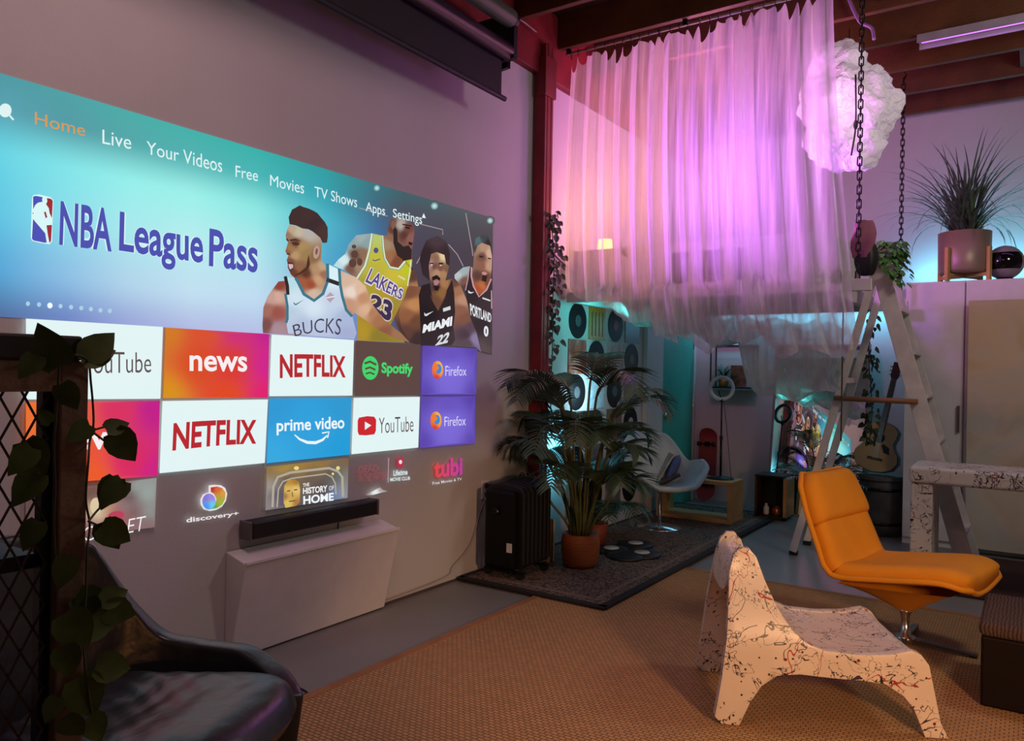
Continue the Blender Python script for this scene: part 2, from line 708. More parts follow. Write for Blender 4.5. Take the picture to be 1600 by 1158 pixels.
def banner_colour(x, y):
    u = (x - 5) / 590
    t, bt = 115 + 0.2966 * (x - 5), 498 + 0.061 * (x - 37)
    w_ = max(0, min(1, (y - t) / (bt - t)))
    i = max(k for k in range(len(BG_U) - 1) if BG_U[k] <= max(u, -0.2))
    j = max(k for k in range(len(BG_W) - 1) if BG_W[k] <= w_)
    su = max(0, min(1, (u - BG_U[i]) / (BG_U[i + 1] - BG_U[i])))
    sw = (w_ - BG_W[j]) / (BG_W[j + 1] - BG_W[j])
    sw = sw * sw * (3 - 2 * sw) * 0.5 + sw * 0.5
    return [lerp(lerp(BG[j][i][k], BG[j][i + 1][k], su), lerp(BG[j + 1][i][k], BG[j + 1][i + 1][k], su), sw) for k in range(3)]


scr = patch('projected_picture', [(-110, 80), (-50, 99), (5, 116), (150, 158), (300, 203), (450, 247), (595, 290), (690, 317), (770, 341),
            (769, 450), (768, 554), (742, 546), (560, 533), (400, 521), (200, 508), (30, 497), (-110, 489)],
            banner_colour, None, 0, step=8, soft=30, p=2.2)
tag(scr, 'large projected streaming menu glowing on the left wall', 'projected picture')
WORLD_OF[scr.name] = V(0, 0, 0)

# menu row
MW = 'dff2f2'
multi('search_icon', [band(ell(7, 173, 8.5, 9.5, 28, 0.9, 0.9 + 2 * PI - 0.02), 2.6), band([(13, 180), (20, 188)], 2.8)], MW, scr, 3)
for body, q, c, bw in (
        ('Home', [(52.5, 175.5), (131, 195), (131, 214), (52.5, 195)], 'd39a5c', 0.0),
        ('Live', [(158, 203), (203, 212), (203, 234), (158, 225)], MW, 0.0),
        ('Your Videos', [(227, 221), (345, 248), (345, 270), (227, 241)], MW, 0.0),
        ('Free', [(366, 259), (401, 266), (401, 284), (366, 277)], MW, 0.0),
        ('Movies', [(420, 273.5), (473, 285), (473, 303.5), (420, 290.5)], MW, 0.0),
        ('TV Shows', [(489.5, 291.5), (556, 307.5), (556, 325), (489.5, 307.5)], MW, 0.0),
        ('Apps', [(569.4, 315.5), (599.7, 322.5), (599.7, 342), (569.4, 334.5)], MW, 0.004),
        ('Settings', [(612, 326), (657.5, 336), (657.5, 355), (612, 344)], MW, 0.004)):
    words('menu_lettering', body, q, c, scr, 6, bw)
multi('menu_icon', [band([(658, 340), (660, 334), (663, 341), (658, 340)], 1.2)], MW, scr, 6)
# arena lamps and truss behind the players
for i, (x, y, r) in enumerate(((588, 294, 5), (678, 322, 6), (765, 345, 5))):
    def lampc(px_, py_, x=x, y=y, r=r):
        g = max(0.0, 1 - math.hypot(px_ - x, py_ - y) / r) ** 0.8
        return [lerp(q, c_, g) for q, c_ in zip(banner_colour(px_, py_), srgb('c8f4f4'))]
    patch('arena_lamp', ell(x, y, r * 1.5, r * 1.5), lampc, scr, 1, step=1.2)
for ln in ([(560, 325), (605, 338)], [(655, 350), (691, 359), (691, 367)], [(727, 333), (737, 390), (738, 400)], [(700, 382), (714, 398), (723, 416)], [(660, 395), (654, 405), (650, 412)]):
    multi('arena_truss', [band(ln, 1.2)], 'a89a9c', scr, 1)

# team league emblem and wordmark
LB = '4a4fae'
lg = patch('league_emblem', [(51, 305), (60, 304), (78, 308.5), (82.5, 313), (81, 350), (80.5, 377), (76.5, 382), (60, 379.5), (49, 376.5), (47, 371), (48, 340), (49, 310)], 'd8f6f6', scr, 2)


def e8(pts):
    return [(30 + x / 7.62, 290 + y / 7.62) for x, y in pts]


multi('emblem_blue', [e8([(155, 140), (165, 130), (190, 125), (270, 140), (262, 170), (268, 195), (215, 205), (180, 235), (157, 285)]),
                      e8([(158, 320), (150, 330), (155, 345), (162, 330)]),
                      e8([(155, 400), (180, 430), (240, 500), (300, 570), (318, 680), (290, 682), (160, 655), (142, 635)])], '4a50b4', lg, 3)
multi('emblem_red', [e8([(320, 150), (370, 160), (390, 185), (380, 390), (352, 330), (342, 270), (310, 225), (325, 190)]),
                     e8([(285, 320), (305, 310), (325, 380), (305, 390)]),
                     e8([(315, 475), (380, 470), (370, 660), (350, 685), (330, 580)])], '9c2a34', lg, 3)
for body, q in (('NBA', [(93.5, 314), (173, 327), (173, 393.5), (91, 382.5)]),
                ('League', [(186, 330.6), (316, 355), (316, 429), (184, 411)]),
                ('Pass', [(326, 357), (402, 371), (401, 427), (325, 416.5)])):
    words('banner_halo', body, q, 'd4f4f6', scr, 2, 0.045)
    words('banner_lettering', body, q, LB, scr, 3, 0.022)
for i, (x, y) in enumerate(((42.6, 474.7), (60, 476), (77, 477.5), (93.5, 478.5), (110, 480), (126, 481.5), (141, 483), (156, 485), (170.6, 485.8))):
    patch('pager_dot', ell(x, y, 4.2 if i == 2 else 3.3, 4.6 if i == 2 else 3.6, 14), 'f0fbfb' if i == 2 else 'a9cfe4', scr, 2)


# --- the four basketball players of the banner
def cA(pts):
    return [(400 + x / 5.0375, 310 + y / 5.0375) for x, y in pts]


def cB(pts):
    return [(520 + x / 5.035, 320 + y / 5.035) for x, y in pts]


def cC(pts):
    return [(620 + x / 5.265, 340 + y / 5.265) for x, y in pts]


def ct(f, lst):
    out = []
    for x, y, h in lst:
        (a, q), = f([(x, y)])
        out.append((a, q, h))
    return out


# player in the black jersey at the right edge
pd = patch('player_portrait', cC([(630, 300), (636, 215), (680, 205), (760, 228), (778, 320), (776, 420), (770, 470), (760, 560), (700, 640), (590, 600), (520, 560), (470, 500), (470, 470),
           (540, 410), (600, 400), (622, 420)]),
           ct(cC, [(650, 260, '9a7a66'), (700, 250, 'b08a70'), (760, 300, 'd0a890'), (700, 320, '6e4a3a'), (690, 400, '8a5c48'), (760, 400, 'c0947c'), (720, 480, '6a4234'),
                   (660, 480, '5a3c32'), (700, 560, 'b86a3c'), (660, 590, 'a85030'), (740, 540, '7a4630'), (500, 470, 'b8c0c0'), (540, 440, '9ab0b4'), (550, 520, '7a5446'), (560, 580, '583c34')]), scr, 2, step=1.7, soft=1.3, p=2.1)
patch('hair', cC([(630, 250), (640, 175), (690, 140), (742, 155), (776, 240), (760, 232), (690, 207), (655, 235), (636, 300)]), ct(cC, [(660, 180, '4e6a6e'), (700, 160, '3e4446'), (760, 210, '2e2624'), (640, 280, '4a3c36')]), pd, 3, step=1.7, soft=1.3, p=2.1)
multi('face_features', [cC([(670, 312), (705, 318), (700, 332), (672, 326)]), cC([(742, 330), (768, 336), (768, 346), (744, 342)]), cC([(700, 470), (735, 478), (728, 530), (690, 520)])], '2e1c18', pd, 4)
multi('lips', [cC([(690, 450), (715, 445), (738, 460), (720, 476), (695, 470)])], 'c08a84', pd, 5)
patch('jersey', cC([(596, 400), (612, 420), (605, 470), (620, 560), (670, 650), (730, 590), (766, 520), (776, 470), (778, 1060), (760, 1120), (690, 1100), (650, 950), (600, 830), (570, 680), (556, 600), (580, 500)]),
      ct(cC, [(600, 600, '2c2426'), (760, 700, '3a2e30'), (700, 900, '30272a'), (700, 1080, '5a4a4c'), (765, 1000, '483c3e')]), pd, 4, step=5)
multi('jersey_trim', [cC(band([(606, 410), (604, 480), (622, 565), (668, 652), (730, 595), (768, 505)], 12)), cC(band([(588, 402), (578, 500), (556, 600)], 7)), cC(band([(770, 600), (772, 750)], 8))], 'c89aa0', pd, 5)
words('jersey_lettering', 'PORTLAND', cC([(590, 705), (768, 790), (766, 866), (598, 805)]), 'e4e6ea', pd, 6, 0.03)
words('jersey_number', '0', cC([(706, 888), (746, 896), (743, 984), (706, 975)]), 'e4e6ea', pd, 6, 0.05)
multi('sponsor_mark', [cC([(575, 598), (600, 615), (628, 612), (602, 626), (580, 622)]), cC(band([(695, 662), (760, 685)], 12))], 'd8dce0', pd, 6)

# player in the gold jersey
pb = patch('player_portrait', cB([(0, 480), (40, 430), (95, 385), (120, 310), (180, 240), (300, 225), (420, 245), (430, 180), (450, 110), (520, 100), (620, 150), (640, 200), (632, 260), (620, 340), (618, 420), (600, 450), (650, 540), (672, 680),
           (682, 800), (680, 930), (640, 1085), (560, 1085), (480, 900), (440, 700), (200, 600), (150, 565), (105, 525)]),
           ct(cB, [(30, 480, 'b8dce4'), (80, 440, 'd0e8ea'), (140, 300, '8aa4a8'), (220, 260, '9aacac'), (170, 400, '6a4a3c'), (230, 380, '8a6a50'), (130, 500, '7a5444'), (200, 480, '9c8068'), (260, 300, '88a0a0'),
                   (460, 140, '6a4c42'), (440, 260, '8a6450'), (530, 160, 'b0a49c'), (580, 180, '6a4038'), (600, 260, '8a5a50'), (560, 240, '5a342e'), (470, 200, '5c3c34'), (420, 300, 'a08468'), (440, 420, '9a6a48'), (490, 450, '7c4830'),
                   (620, 560, '5a3c34'), (640, 660, 'a8744e'), (600, 800, '7a5038'), (640, 860, '8a5a44'), (560, 1000, '4a322c'), (640, 1000, '4a342e')]), scr, 2, step=1.7, soft=1.3, p=2.1)
patch('beard', cB([(470, 160), (500, 200), (505, 290), (550, 330), (590, 320), (616, 355), (612, 425), (560, 442), (500, 400), (470, 300)]), '2e201e', pb, 3)
multi('face_features', [cB([(565, 172), (600, 178), (596, 192), (566, 186)]), cB([(540, 150), (615, 165), (612, 172), (540, 160)]), cB([(590, 290), (622, 300), (612, 322), (588, 312)]), cB(band([(545, 430), (580, 470), (620, 510)], 16))], '281817', pb, 4)
multi('ear', [cB(ell(466, 160, 14, 34))], '7e5a4c', pb, 4)
multi('shoulder_tattoo', [cB(ell(165, 390, 26, 30)), cB(ell(150, 460, 30, 34)), cB(ell(205, 450, 22, 30)), cB(ell(160, 330, 18, 16))], '5a3e34', pb, 3)
jb = patch('jersey', cB([(300, 228), (380, 245), (388, 330), (400, 420), (440, 490), (510, 505), (560, 440), (618, 430), (610, 520), (600, 570), (560, 720), (490, 860), (445, 950), (560, 1085), (190, 1068), (183, 850), (178, 580), (250, 480), (285, 330)]),
      ct(cB, [(330, 260, 'b8c46a'), (320, 400, 'c0b840'), (480, 560, 'c8b838'), (560, 500, 'c0c028'), (300, 500, 'b8b03c'), (250, 640, 'a89a34'), (400, 700, 'b09428'), (300, 850, 'a8842c'), (420, 860, '9c7c28'), (220, 1000, 'b09028'), (350, 1040, '8c7a2c'), (520, 760, 'a08a34')]), pb, 4, step=3, soft=3)
multi('jersey_trim', [cB(band([(380, 245), (386, 340), (400, 425), (440, 492), (510, 505), (560, 445)], 16)), cB(band([(300, 228), (280, 350), (245, 480), (178, 585)], 14)), cB(band([(604, 440), (598, 520), (580, 640)], 9))], 'd8e4c0', pb, 5)
multi('jersey_stripe', [cB(band([(376, 250), (380, 340), (394, 425), (436, 500), (512, 515), (566, 455)], 6)), cB(band([(308, 230), (290, 350), (255, 482), (188, 588)], 5))], '6a9aa0', pb, 6)
words('jersey_halo', 'LAKERS', cB([(290, 490), (552, 665), (532, 758), (235, 615)]), 'e6e2ec', pb, 6, 0.075)
words('jersey_lettering', 'LAKERS', cB([(293, 497), (547, 672), (527, 750), (242, 608)]), '584484', pb, 7, 0.02)
words('number_halo', '23', cB([(290, 685), (475, 755), (445, 945), (262, 810)]), 'd8d0c4', pb, 6, 0.09)
words('jersey_number', '23', cB([(298, 697), (467, 765), (440, 935), (268, 800)]), '3c2c4c', pb, 7, 0.05)
multi('sponsor_mark', [cB(ell(330, 360, 19, 22)), cB(band([(303, 432), (320, 442), (362, 428)], 8))], '4a5478', pb, 6)
multi('sponsor_band', [cB(band([(505, 560), (560, 590)], 14))], 'd0d8a0', pb, 6)

# player in the dark jersey, centre right
pc = patch('player_portrait', cC([(255, 380), (270, 300), (320, 285), (390, 300), (424, 400), (412, 450), (392, 520), (445, 505), (520, 560), (565, 670), (600, 800), (650, 950), (690, 1110), (640, 1065), (500, 1060), (400, 1050), (180, 1050), (100, 1030),
           (30, 900), (10, 800), (30, 650), (100, 560), (180, 570), (290, 600), (265, 500)]),
           ct(cC, [(370, 315, 'e0c89c'), (320, 330, '8a6450'), (275, 390, 'b08480'), (300, 400, '6c483c'), (350, 420, '7a5040'), (330, 450, 'b0886c'), (380, 460, 'a88058'), (405, 430, '7c5844'), (320, 560, '4a2e26'), (380, 540, 'a4764c'), (370, 620, '8a6038'),
                   (310, 690, '6c4632'), (470, 540, '6a4436'), (500, 600, 'a06e50'), (540, 680, 'b88a70'), (520, 760, '8a5a48'), (560, 830, '7c5240'), (600, 900, '5a4450'), (560, 960, '4a3a44'), (640, 1000, '8878a0'), (580, 1040, '58484c'),
                   (100, 620, '7a4e38'), (130, 720, 'bc8454'), (90, 800, '8c5a3c'), (150, 850, '6c4430'), (80, 950, '5c3c34'), (160, 1000, '3c2c2c')]), scr, 3, step=1.7, soft=1.3, p=2.1)
patch('hair', cC([(180, 340), (200, 270), (235, 190), (330, 150), (400, 200), (430, 290), (424, 400), (398, 380), (384, 308), (320, 285), (275, 300), (255, 400), (262, 520), (205, 470)]), ct(cC, [(220, 300, '2c2022'), (330, 180, '46363a'), (400, 300, '342628')]), pc, 4, step=3)
multi('face_features', [cC([(262, 375), (292, 372), (294, 382), (262, 388)]), cC([(335, 375), (372, 372), (372, 384), (336, 386)]), cC([(280, 490), (320, 472), (350, 500), (345, 520), (318, 505), (285, 520)]), cC([(292, 565), (345, 565), (330, 602), (305, 600)])], '1c1212', pc, 5)
multi('eyes', [cC(ell(277, 388, 9, 6)), cC(ell(352, 394, 9, 5))], 'd8c8c4', pc, 5)
multi('lips', [cC([(292, 520), (325, 512), (342, 530), (325, 558), (298, 556)])], 'a87884', pc, 5)
patch('jersey', cC([(170, 640), (195, 560), (262, 540), (285, 680), (328, 765), (385, 650), (400, 600), (445, 510), (462, 620), (470, 780), (455, 900), (470, 1010), (440, 1050), (190, 1055), (180, 800)]),
      ct(cC, [(220, 600, '241a1c'), (230, 800, '1e1618'), (420, 640, '2a2022'), (400, 900, '2c2226'), (250, 1040, '30262a'), (460, 960, '403438')]), pc, 6, step=5)
multi('jersey_trim', [cC(band([(265, 640), (285, 690), (328, 768), (385, 660), (398, 610)], 7))], '5a3c30', pc, 7)
words('jersey_lettering', 'MIAMI', cC([(208, 880), (446, 812), (440, 890), (198, 952)]), 'eceef2', pc, 8, 0.05)
words('jersey_number', '22', cC([(330, 972), (432, 935), (404, 1030), (303, 1055)]), 'd8dade', pc, 8, 0.04)
multi('sponsor_mark', [cC([(213, 780), (225, 795), (290, 770), (232, 812), (215, 808)]), cC([(367, 748), (428, 728), (430, 758), (370, 776)])], 'd4d8da', pc, 8)

# player in the white jersey
pa = patch('player_portrait', cA([(250, 205), (232, 250), (220, 295), (240, 345), (218, 420), (243, 450), (228, 490), (242, 512), (236, 545), (262, 600), (292, 628), (215, 650), (165, 655), (130, 700), (80, 770), (45, 860), (38, 1000), (42, 1062), (180, 1072),
           (400, 1080), (700, 1000), (760, 900), (850, 960), (960, 1040), (1100, 1110), (1198, 1135), (1130, 1060), (1000, 960), (900, 830), (875, 760), (850, 690), (770, 620), (655, 570), (560, 570), (545, 545), (500, 490), (505, 360), (500, 300), (430, 260), (350, 235)]),
           ct(cA, [(270, 250, 'b8a488'), (235, 290, '96745a'), (320, 270, 'c0b49c'), (400, 280, 'b4aca4'), (300, 350, '6c4434'), (260, 400, '9a744c'), (350, 380, 'a88858'), (240, 430, '8a5a3c'), (290, 450, 'b49468'), (380, 440, '9a7c50'),
                   (440, 470, '8a6848'), (260, 500, '7c4c3c'), (330, 540, '8c6244'), (280, 590, '6a3a28'), (380, 590, '5c3424'), (460, 560, 'b08c68'), (510, 540, 'c0a07c'), (350, 660, 'a0583c'), (420, 680, '9c4c30'), (480, 640, 'c49a78'), (440, 750, 'd0b49c'), (520, 600, '9a6c50'),
                   (170, 690, '8c4034'), (110, 780, 'c49c90'), (160, 770, 'd0a898'), (80, 880, 'a06a5c'), (150, 900, '9a5248'), (70, 1000, '7a4c48'), (150, 1030, 'a88a94'), (700, 650, 'd4b49c'), (740, 740, 'e8d4c8'), (800, 720, 'dcb89c'), (720, 830, 'c49478'),
                   (830, 780, 'c08c68'), (860, 880, 'd8b090'), (900, 900, 'b07c58'), (960, 960, 'a4704c'), (1000, 1060, '8c5a40'), (1100, 1080, '9c7050'), (660, 900, 'a87258')]), scr, 8, step=1.7, soft=1.3, p=2.1)
patch('hair', cA([(250, 205), (243, 150), (270, 90), (290, 80), (330, 57), (360, 70), (400, 82), (440, 100), (470, 118), (500, 155), (530, 190), (550, 230), (552, 300), (545, 350), (510, 352), (492, 312), (432, 262), (400, 245), (350, 238), (300, 215)]),
      ct(cA, [(300, 140, '3c2a28'), (400, 150, '402c2c'), (520, 260, '46302e'), (440, 200, '38262a')]), pa, 9, step=4)
multi('ear', [cA(ell(462, 425, 24, 52, rot=0.15))], 'b8988c', pa, 9)
multi('ear_shadow', [cA(ell(462, 420, 10, 26, rot=0.15))], '7c5444', pa, 10)
multi('face_features', [cA([(265, 350), (300, 345), (332, 360), (315, 372), (280, 368)]), cA([(222, 310), (245, 330), (240, 345), (225, 330)]), cA([(250, 325), (300, 320), (340, 345), (300, 332), (255, 338)]), cA([(225, 432), (250, 435), (252, 448), (228, 444)]), cA([(232, 500), (280, 510), (285, 545), (262, 575), (240, 545)]),
                        cA([(400, 440), (412, 520), (395, 560), (330, 600), (280, 612), (330, 585), (380, 545)])], '4a2a20', pa, 9)
multi('lips', [cA([(240, 518), (275, 520), (278, 545), (255, 562), (244, 545)])], 'd0b4c0', pa, 10)
ja = patch('jersey', cA([(205, 615), (222, 700), (235, 850), (228, 1000), (240, 1064), (760, 1110), (778, 1060), (745, 930), (695, 890), (662, 760), (640, 560), (555, 520), (548, 650), (512, 750), (442, 812), (362, 755), (312, 650), (292, 628), (225, 620)]),
      ct(cA, [(230, 660, 'b4dce4'), (300, 800, 'cfe2ee'), (260, 900, 'b8cce0'), (440, 860, 'd4e4f2'), (600, 620, 'd8f0f4'), (600, 800, 'c4d2e6'), (350, 1000, 'b4c0dc'), (500, 1040, 'b8c4e0'), (700, 1060, 'a4aed2'), (700, 950, 'aab8d8')]), pa, 9, step=4, soft=4)
multi('jersey_trim', [cA(band([(548, 515), (550, 650), (512, 752), (442, 806), (362, 755), (312, 652), (296, 628)], 24)), cA(band([(640, 555), (648, 680), (664, 770), (696, 880), (742, 930)], 22)), cA(band([(216, 750), (232, 850), (232, 950), (222, 980)], 20))], '3c7488', pa, 10)
multi('jersey_strap', [cA(band([(540, 640), (640, 675)], 32)), cA(band([(215, 615), (232, 690), (236, 760)], 26))], '2c2426', pa, 10)
words('jersey_lettering', 'BUCKS', cA([(270, 1000), (662, 950), (645, 1078), (290, 1090)]), '3a3c4e', pa, 11, -0.005, arc=0.28)
multi('sponsor_mark', [cA([(276, 815), (296, 832), (362, 797), (300, 842), (284, 838)])], '3c7488', pa, 11)
multi('sponsor_badge', [cA([(568, 738), (608, 775), (568, 822), (528, 782)])], 'b0a0ac', pa, 11)
multi('badge_bar', [cA(band([(532, 785), (606, 772)], 9))], 'e8e8f0', pa, 12)

# --- rows of app tiles
WHITE = 'e2f4f4'


def tile(q, color, ctrl=None):
    o = patch('app_tile', q, ctrl or color, scr, 13, step=7, soft=10)
    return o


def crop4(pts):
    return [(240 + x / 2.963, 500 + y / 2.963) for x, y in pts]


def news_ctrl(x0, x1, y0, y1):
    return [(x0, y1, 'd89018'), (x0, y0, 'd07a20'), (lerp(x0, x1, .35), lerp(y0, y1, .5), 'd8481c'), (lerp(x0, x1, .65), lerp(y0, y1, .5), 'd83828'), (lerp(x0, x1, .4), y0, 'd85028'),
            (lerp(x0, x1, .7), y0, 'cc2c78'), (x1, y0, 'c01c90'), (x1, y1, 'e01c70'), (lerp(x0, x1, .6), y1, 'e0481c'), (x1, lerp(y0, y1, .5), 'd0208c')]


t = tile([(37, 498), (251, 511), (247, 623), (37, 624)], WHITE)
words('tile_lettering', 'YouTube', [(122, 549), (232, 551), (232, 582), (122, 584)], '5a4a4c', t, 15, -0.005)
multi('logo_plate', [[(58, 548), (112, 549), (112, 583), (58, 584)]], 'd0242c', t, 14)
multi('logo_arrow', [[(78, 556), (98, 566), (78, 576)]], WHITE, t, 15)
t = tile([(255, 512), (417, 522), (415, 621), (251, 622)], '', news_ctrl(253, 416, 515, 621))
words('tile_lettering', 'news', [(292, 555), (382, 557), (382, 581), (292, 580)], 'f6eef0', t, 15, 0.02)
t = tile([(420.5, 523), (549.5, 531.4), (547, 618), (417, 619)], WHITE)
words('tile_lettering', 'NETFLIX', [(433, 554), (536, 557), (536, 590), (433, 591)], 'b8242c', t, 15, 0.03, arc=0.05)
t = tile([(553, 532), (653.5, 538.5), (652, 618), (550, 619)], '5c4540')
multi('logo_disc', [ell(574.8, 575, 12.8, 18.5, 32)], '3fd46a', t, 14)
multi('logo_waves', [band([(565.5, 568), (574, 565), (584, 570)], 3.4), band([(566.5, 576.5), (574, 574), (582.5, 578)], 3.0), band([(567.5, 584), (574, 582), (581, 585)], 2.6)], '5c4540', t, 15)
words('tile_lettering', 'Spotify', [(592, 566), (641, 568), (641, 589), (592, 588)], '44d66e', t, 15, 0.035)
ffc = lambda x0, x1, y0, y1: [(x0, y0, '5a44a8'), (x1, y0, '5640a4'), (x0, y1, '5a44ac'), (x1, y1, '5a44a8'), (lerp(x0, x1, .5), lerp(y0, y1, .5), '8070e0'), (lerp(x0, x1, .5), lerp(y0, y1, .2), '6650bc'), (lerp(x0, x1, .5), lerp(y0, y1, .8), '7a68d4')]
for q, (lx, ly), tq in (([(657, 540), (742, 545), (740.5, 616.5), (654.5, 617)], (680, 578), [(692, 571.5), (725, 572.5), (725, 587), (692, 587.5)]),
                        ([(654.5, 620), (739.5, 618.5), (739, 692.5), (652.5, 700)], (677.5, 657), [(690.5, 651), (724, 649.5), (724, 664.5), (690.5, 666)])):
    t = tile(q, '', ffc(q[0][0], q[1][0], q[0][1], q[2][1]))
    patch('logo_fox', ell(lx, ly, 8.8, 14, 30), [(lx - 8, ly, 'e86a28'), (lx + 6, ly - 10, 'f0b83c'), (lx + 8, ly + 4, 'f0a030'), (lx - 2, ly + 13, 'd83a34'), (lx - 6, ly - 10, 'e8883c')], t, 14, step=2.5, soft=2)
    multi('logo_globe', [ell(lx + 1.2, ly - 1.5, 4.8, 7.6, 24)], '3c86d8', t, 15)
    multi('logo_flame', [[(lx - 6, ly - 12), (lx - 1, ly - 8), (lx + 2, ly - 3), (lx - 2, ly + 1), (lx - 5, ly + 4), (lx - 8, ly - 2)]], 'ee7a2c', t, 16)
    words('tile_lettering', 'Firefox', tq, 'd8d4f4', t, 15, 0.0)
t = tile([(37, 628), (246, 626), (243, 743), (37, 758)], '', [(40, 640, 'e87030'), (40, 740, 'f07828'), (130, 690, 'e85430'), (180, 640, 'd83060'), (200, 720, 'd82860'), (240, 640, 'c01c88'), (240, 735, 'cc2080'), (140, 745, 'ec5a28'), (110, 640, 'e06038')])
words('tile_lettering', 'news', [(80, 677), (200, 673), (200, 699), (80, 706)], 'f6eef0', t, 15, 0.02)
t = tile([(250, 626.5), (415, 624), (410, 723), (245.5, 739)], WHITE)
words('tile_lettering', 'NETFLIX', [(267, 661), (397, 656), (396, 693), (265, 704)], 'b8242c', t, 15, 0.03, arc=0.05)
t = tile([(417, 622.5), (545.5, 621.5), (543, 710), (413, 723.5)], '', [(420, 630, '2c98d4'), (540, 630, '2c98d0'), (415, 715, '34a8e0'), (540, 705, '1c9cd8'), (480, 665, '2ca0dc')])
words('tile_lettering', 'prime video', [(428, 655), (534, 650), (534, 675), (428, 680)], 'ecf6fa', t, 15, 0.02)
multi('logo_smile', [band([(456, 679), (464, 686), (476, 691), (489, 691.5), (500, 687), (507, 680)], [1.5, 3.2, 4.6, 4.8, 3.6, 1.6]), band([(499, 676.5), (510, 674.5), (507.5, 684)], 2.2)], 'ecf6fa', t, 15)
t = tile([(549, 621.5), (652.5, 620), (650, 699), (545.5, 709.5)], WHITE)
multi('logo_plate', [[(557, 652.5), (570, 650), (581, 651), (584, 656), (583.5, 673), (581, 678.5), (568, 680), (557, 679.5), (555, 674), (555, 657)]], 'cc242c', t, 14)
multi('logo_arrow', [[(566, 658.5), (576, 664.5), (566, 671.5)]], WHITE, t, 15)
words('tile_lettering', 'YouTube', [(588, 653), (642, 650), (642, 674), (588, 677)], '5a4a4c', t, 15, -0.005)
# third row, cut off by the lower edge of the beam
t = tile([(37, 772), (241, 746), (238, 823), (120, 838), (37, 848)], '', [(140, 770, '6a4a46'), (150, 800, 'd8c4a0'), (165, 790, 'b8906c'), (160, 765, '704440'), (185, 760, '8a4c50'), (190, 790, '8a787c'), (208, 760, '94a09c'), (225, 770, '98a4a0'),
          (230, 800, '8c9490'), (205, 800, '785a5a'), (215, 820, '8a6a6c'), (180, 805, 'b04058'), (165, 825, '8a5058'), (140, 830, '7a4a50'), (50, 800, '5a4444'), (80, 830, '6a4a4a'), (230, 818, '84686a'), (198, 775, '5c4242')])
words('tile_lettering', 'SCARLET', [(112, 826), (224, 805), (220, 828), (112, 848)], 'f2ecee', t, 15, -0.01)
patch('figure_hat', ell(177, 805, 13, 7, 20, rot=-0.2), 'b84058', t, 14)
multi('figure_face', [ell(146, 790, 9, 13)], 'd8c6a2', t, 14)
t = patch('discovery_mark', [(322, 758), (330, 757), (341, 757.5), (348, 762), (351, 771), (349, 782), (343, 791), (334, 796), (324, 798), (314, 795), (309.5, 788), (309, 780), (313, 772), (322, 768.5)], 'e8e0e0', scr, 14)
patch('mark_crescent', [(325, 761), (335, 759.5), (343, 762), (348, 769), (347.5, 779), (343, 788), (335, 793), (326, 795), (332, 788), (334, 779), (330, 771), (325, 768)],
      [(327, 763, 'b82c2c'), (336, 764, 'd8643c'), (345, 770, 'd89c3c'), (343, 785, '9cb43c'), (330, 793, '4ca43c'), (335, 778, 'b0a03c')], t, 15, step=3, soft=2)
patch('mark_globe', ell(322, 783, 10.5, 12.5, 28), [(316, 777, '8474d8'), (326, 776, '9c84d8'), (318, 790, '4c94e8'), (327, 788, '6cc4ec')], t, 16, step=3, soft=2)
words('mark_lettering', 'discovery+', [(287, 808), (369, 798), (369, 806), (287, 818.5)], 'ece4e4', t, 15, 0.02)
t = tile([(413, 729), (541, 715), (539.5, 777.5), (411, 797)], '', [(416, 735, '8a7040'), (440, 730, 'b08c3c'), (470, 728, 'a07c34'), (500, 723, '9a7838'), (538, 720, '7a6040'), (418, 760, 'a49c94'), (416, 790, '8c8484'), (430, 770, '4c4654'), (445, 750, '5c544c'),
          (480, 745, '66584c'), (510, 740, '5c5048'), (525, 745, '5a6460'), (538, 750, '8c8c88'), (535, 770, '9c9a90'), (525, 775, '6484b8'), (500, 765, '443a3c'), (450, 790, '54484c'), (440, 785, '5c5668')])
multi('frame_arch', [band([(422, 792), (423, 760), (430, 745), (450, 738), (510, 731), (524, 736), (531, 745), (532, 776)], 3.6), band([(429, 792), (431, 764), (438, 752), (452, 747), (505, 740), (515, 745), (520, 755), (521, 772)], 2.2)], 'b0a89a', t, 14)
multi('lamp_glow', [ell(459, 731, 4, 3), ell(524, 731, 3, 3), ell(516, 740, 2, 2)], 'e8d884', t, 15)
patch('person_portrait', ell(452, 776, 13, 21, 28)[:] if False else [(439, 770), (440, 758), (446, 750), (456, 748), (463, 753), (465, 765), (464, 785), (458, 790), (442, 793), (439, 785)],
      [(445, 752, 'b88a3c'), (458, 751, 'a8782c'), (446, 765, 'd8b460'), (458, 765, 'e0c070'), (452, 775, 'd0a454'), (446, 785, 'd8bc64'), (460, 785, 'a8783c'), (440, 775, '9c7440')], t, 15, step=2.5, soft=2)
multi('portrait_features', [band([(444, 767), (449, 766)], 1.8), band([(455, 765), (460, 764.5)], 1.8), band([(447, 783), (457, 781.5)], 1.6), band([(452, 768), (453, 776)], 1.2)], '6a4424', t, 16)
words('tile_lettering', 'THE', [(469, 755), (479, 753.5), (479, 759), (469, 760.5)], 'f0f0ee', t, 16, 0.02)
words('tile_lettering', 'HISTORY', [(469, 762), (507, 757.5), (507, 768), (469, 771.5)], 'f0f0ee', t, 16, 0.03)
words('tile_lettering', 'OF', [(509.5, 759), (517.5, 758), (517.5, 764.5), (509.5, 766)], 'd8d8d8', t, 16, 0.02)
words('tile_lettering', 'HOME', [(469.5, 774.5), (517, 769), (517, 781.5), (469.5, 788)], 'eef6f8', t, 16, 0.03)
words('film_lettering', 'DEAD', [(556.6, 729), (587.5, 725), (587, 735.5), (556.6, 738.5)], 'a04a50', scr, 14, -0.01)
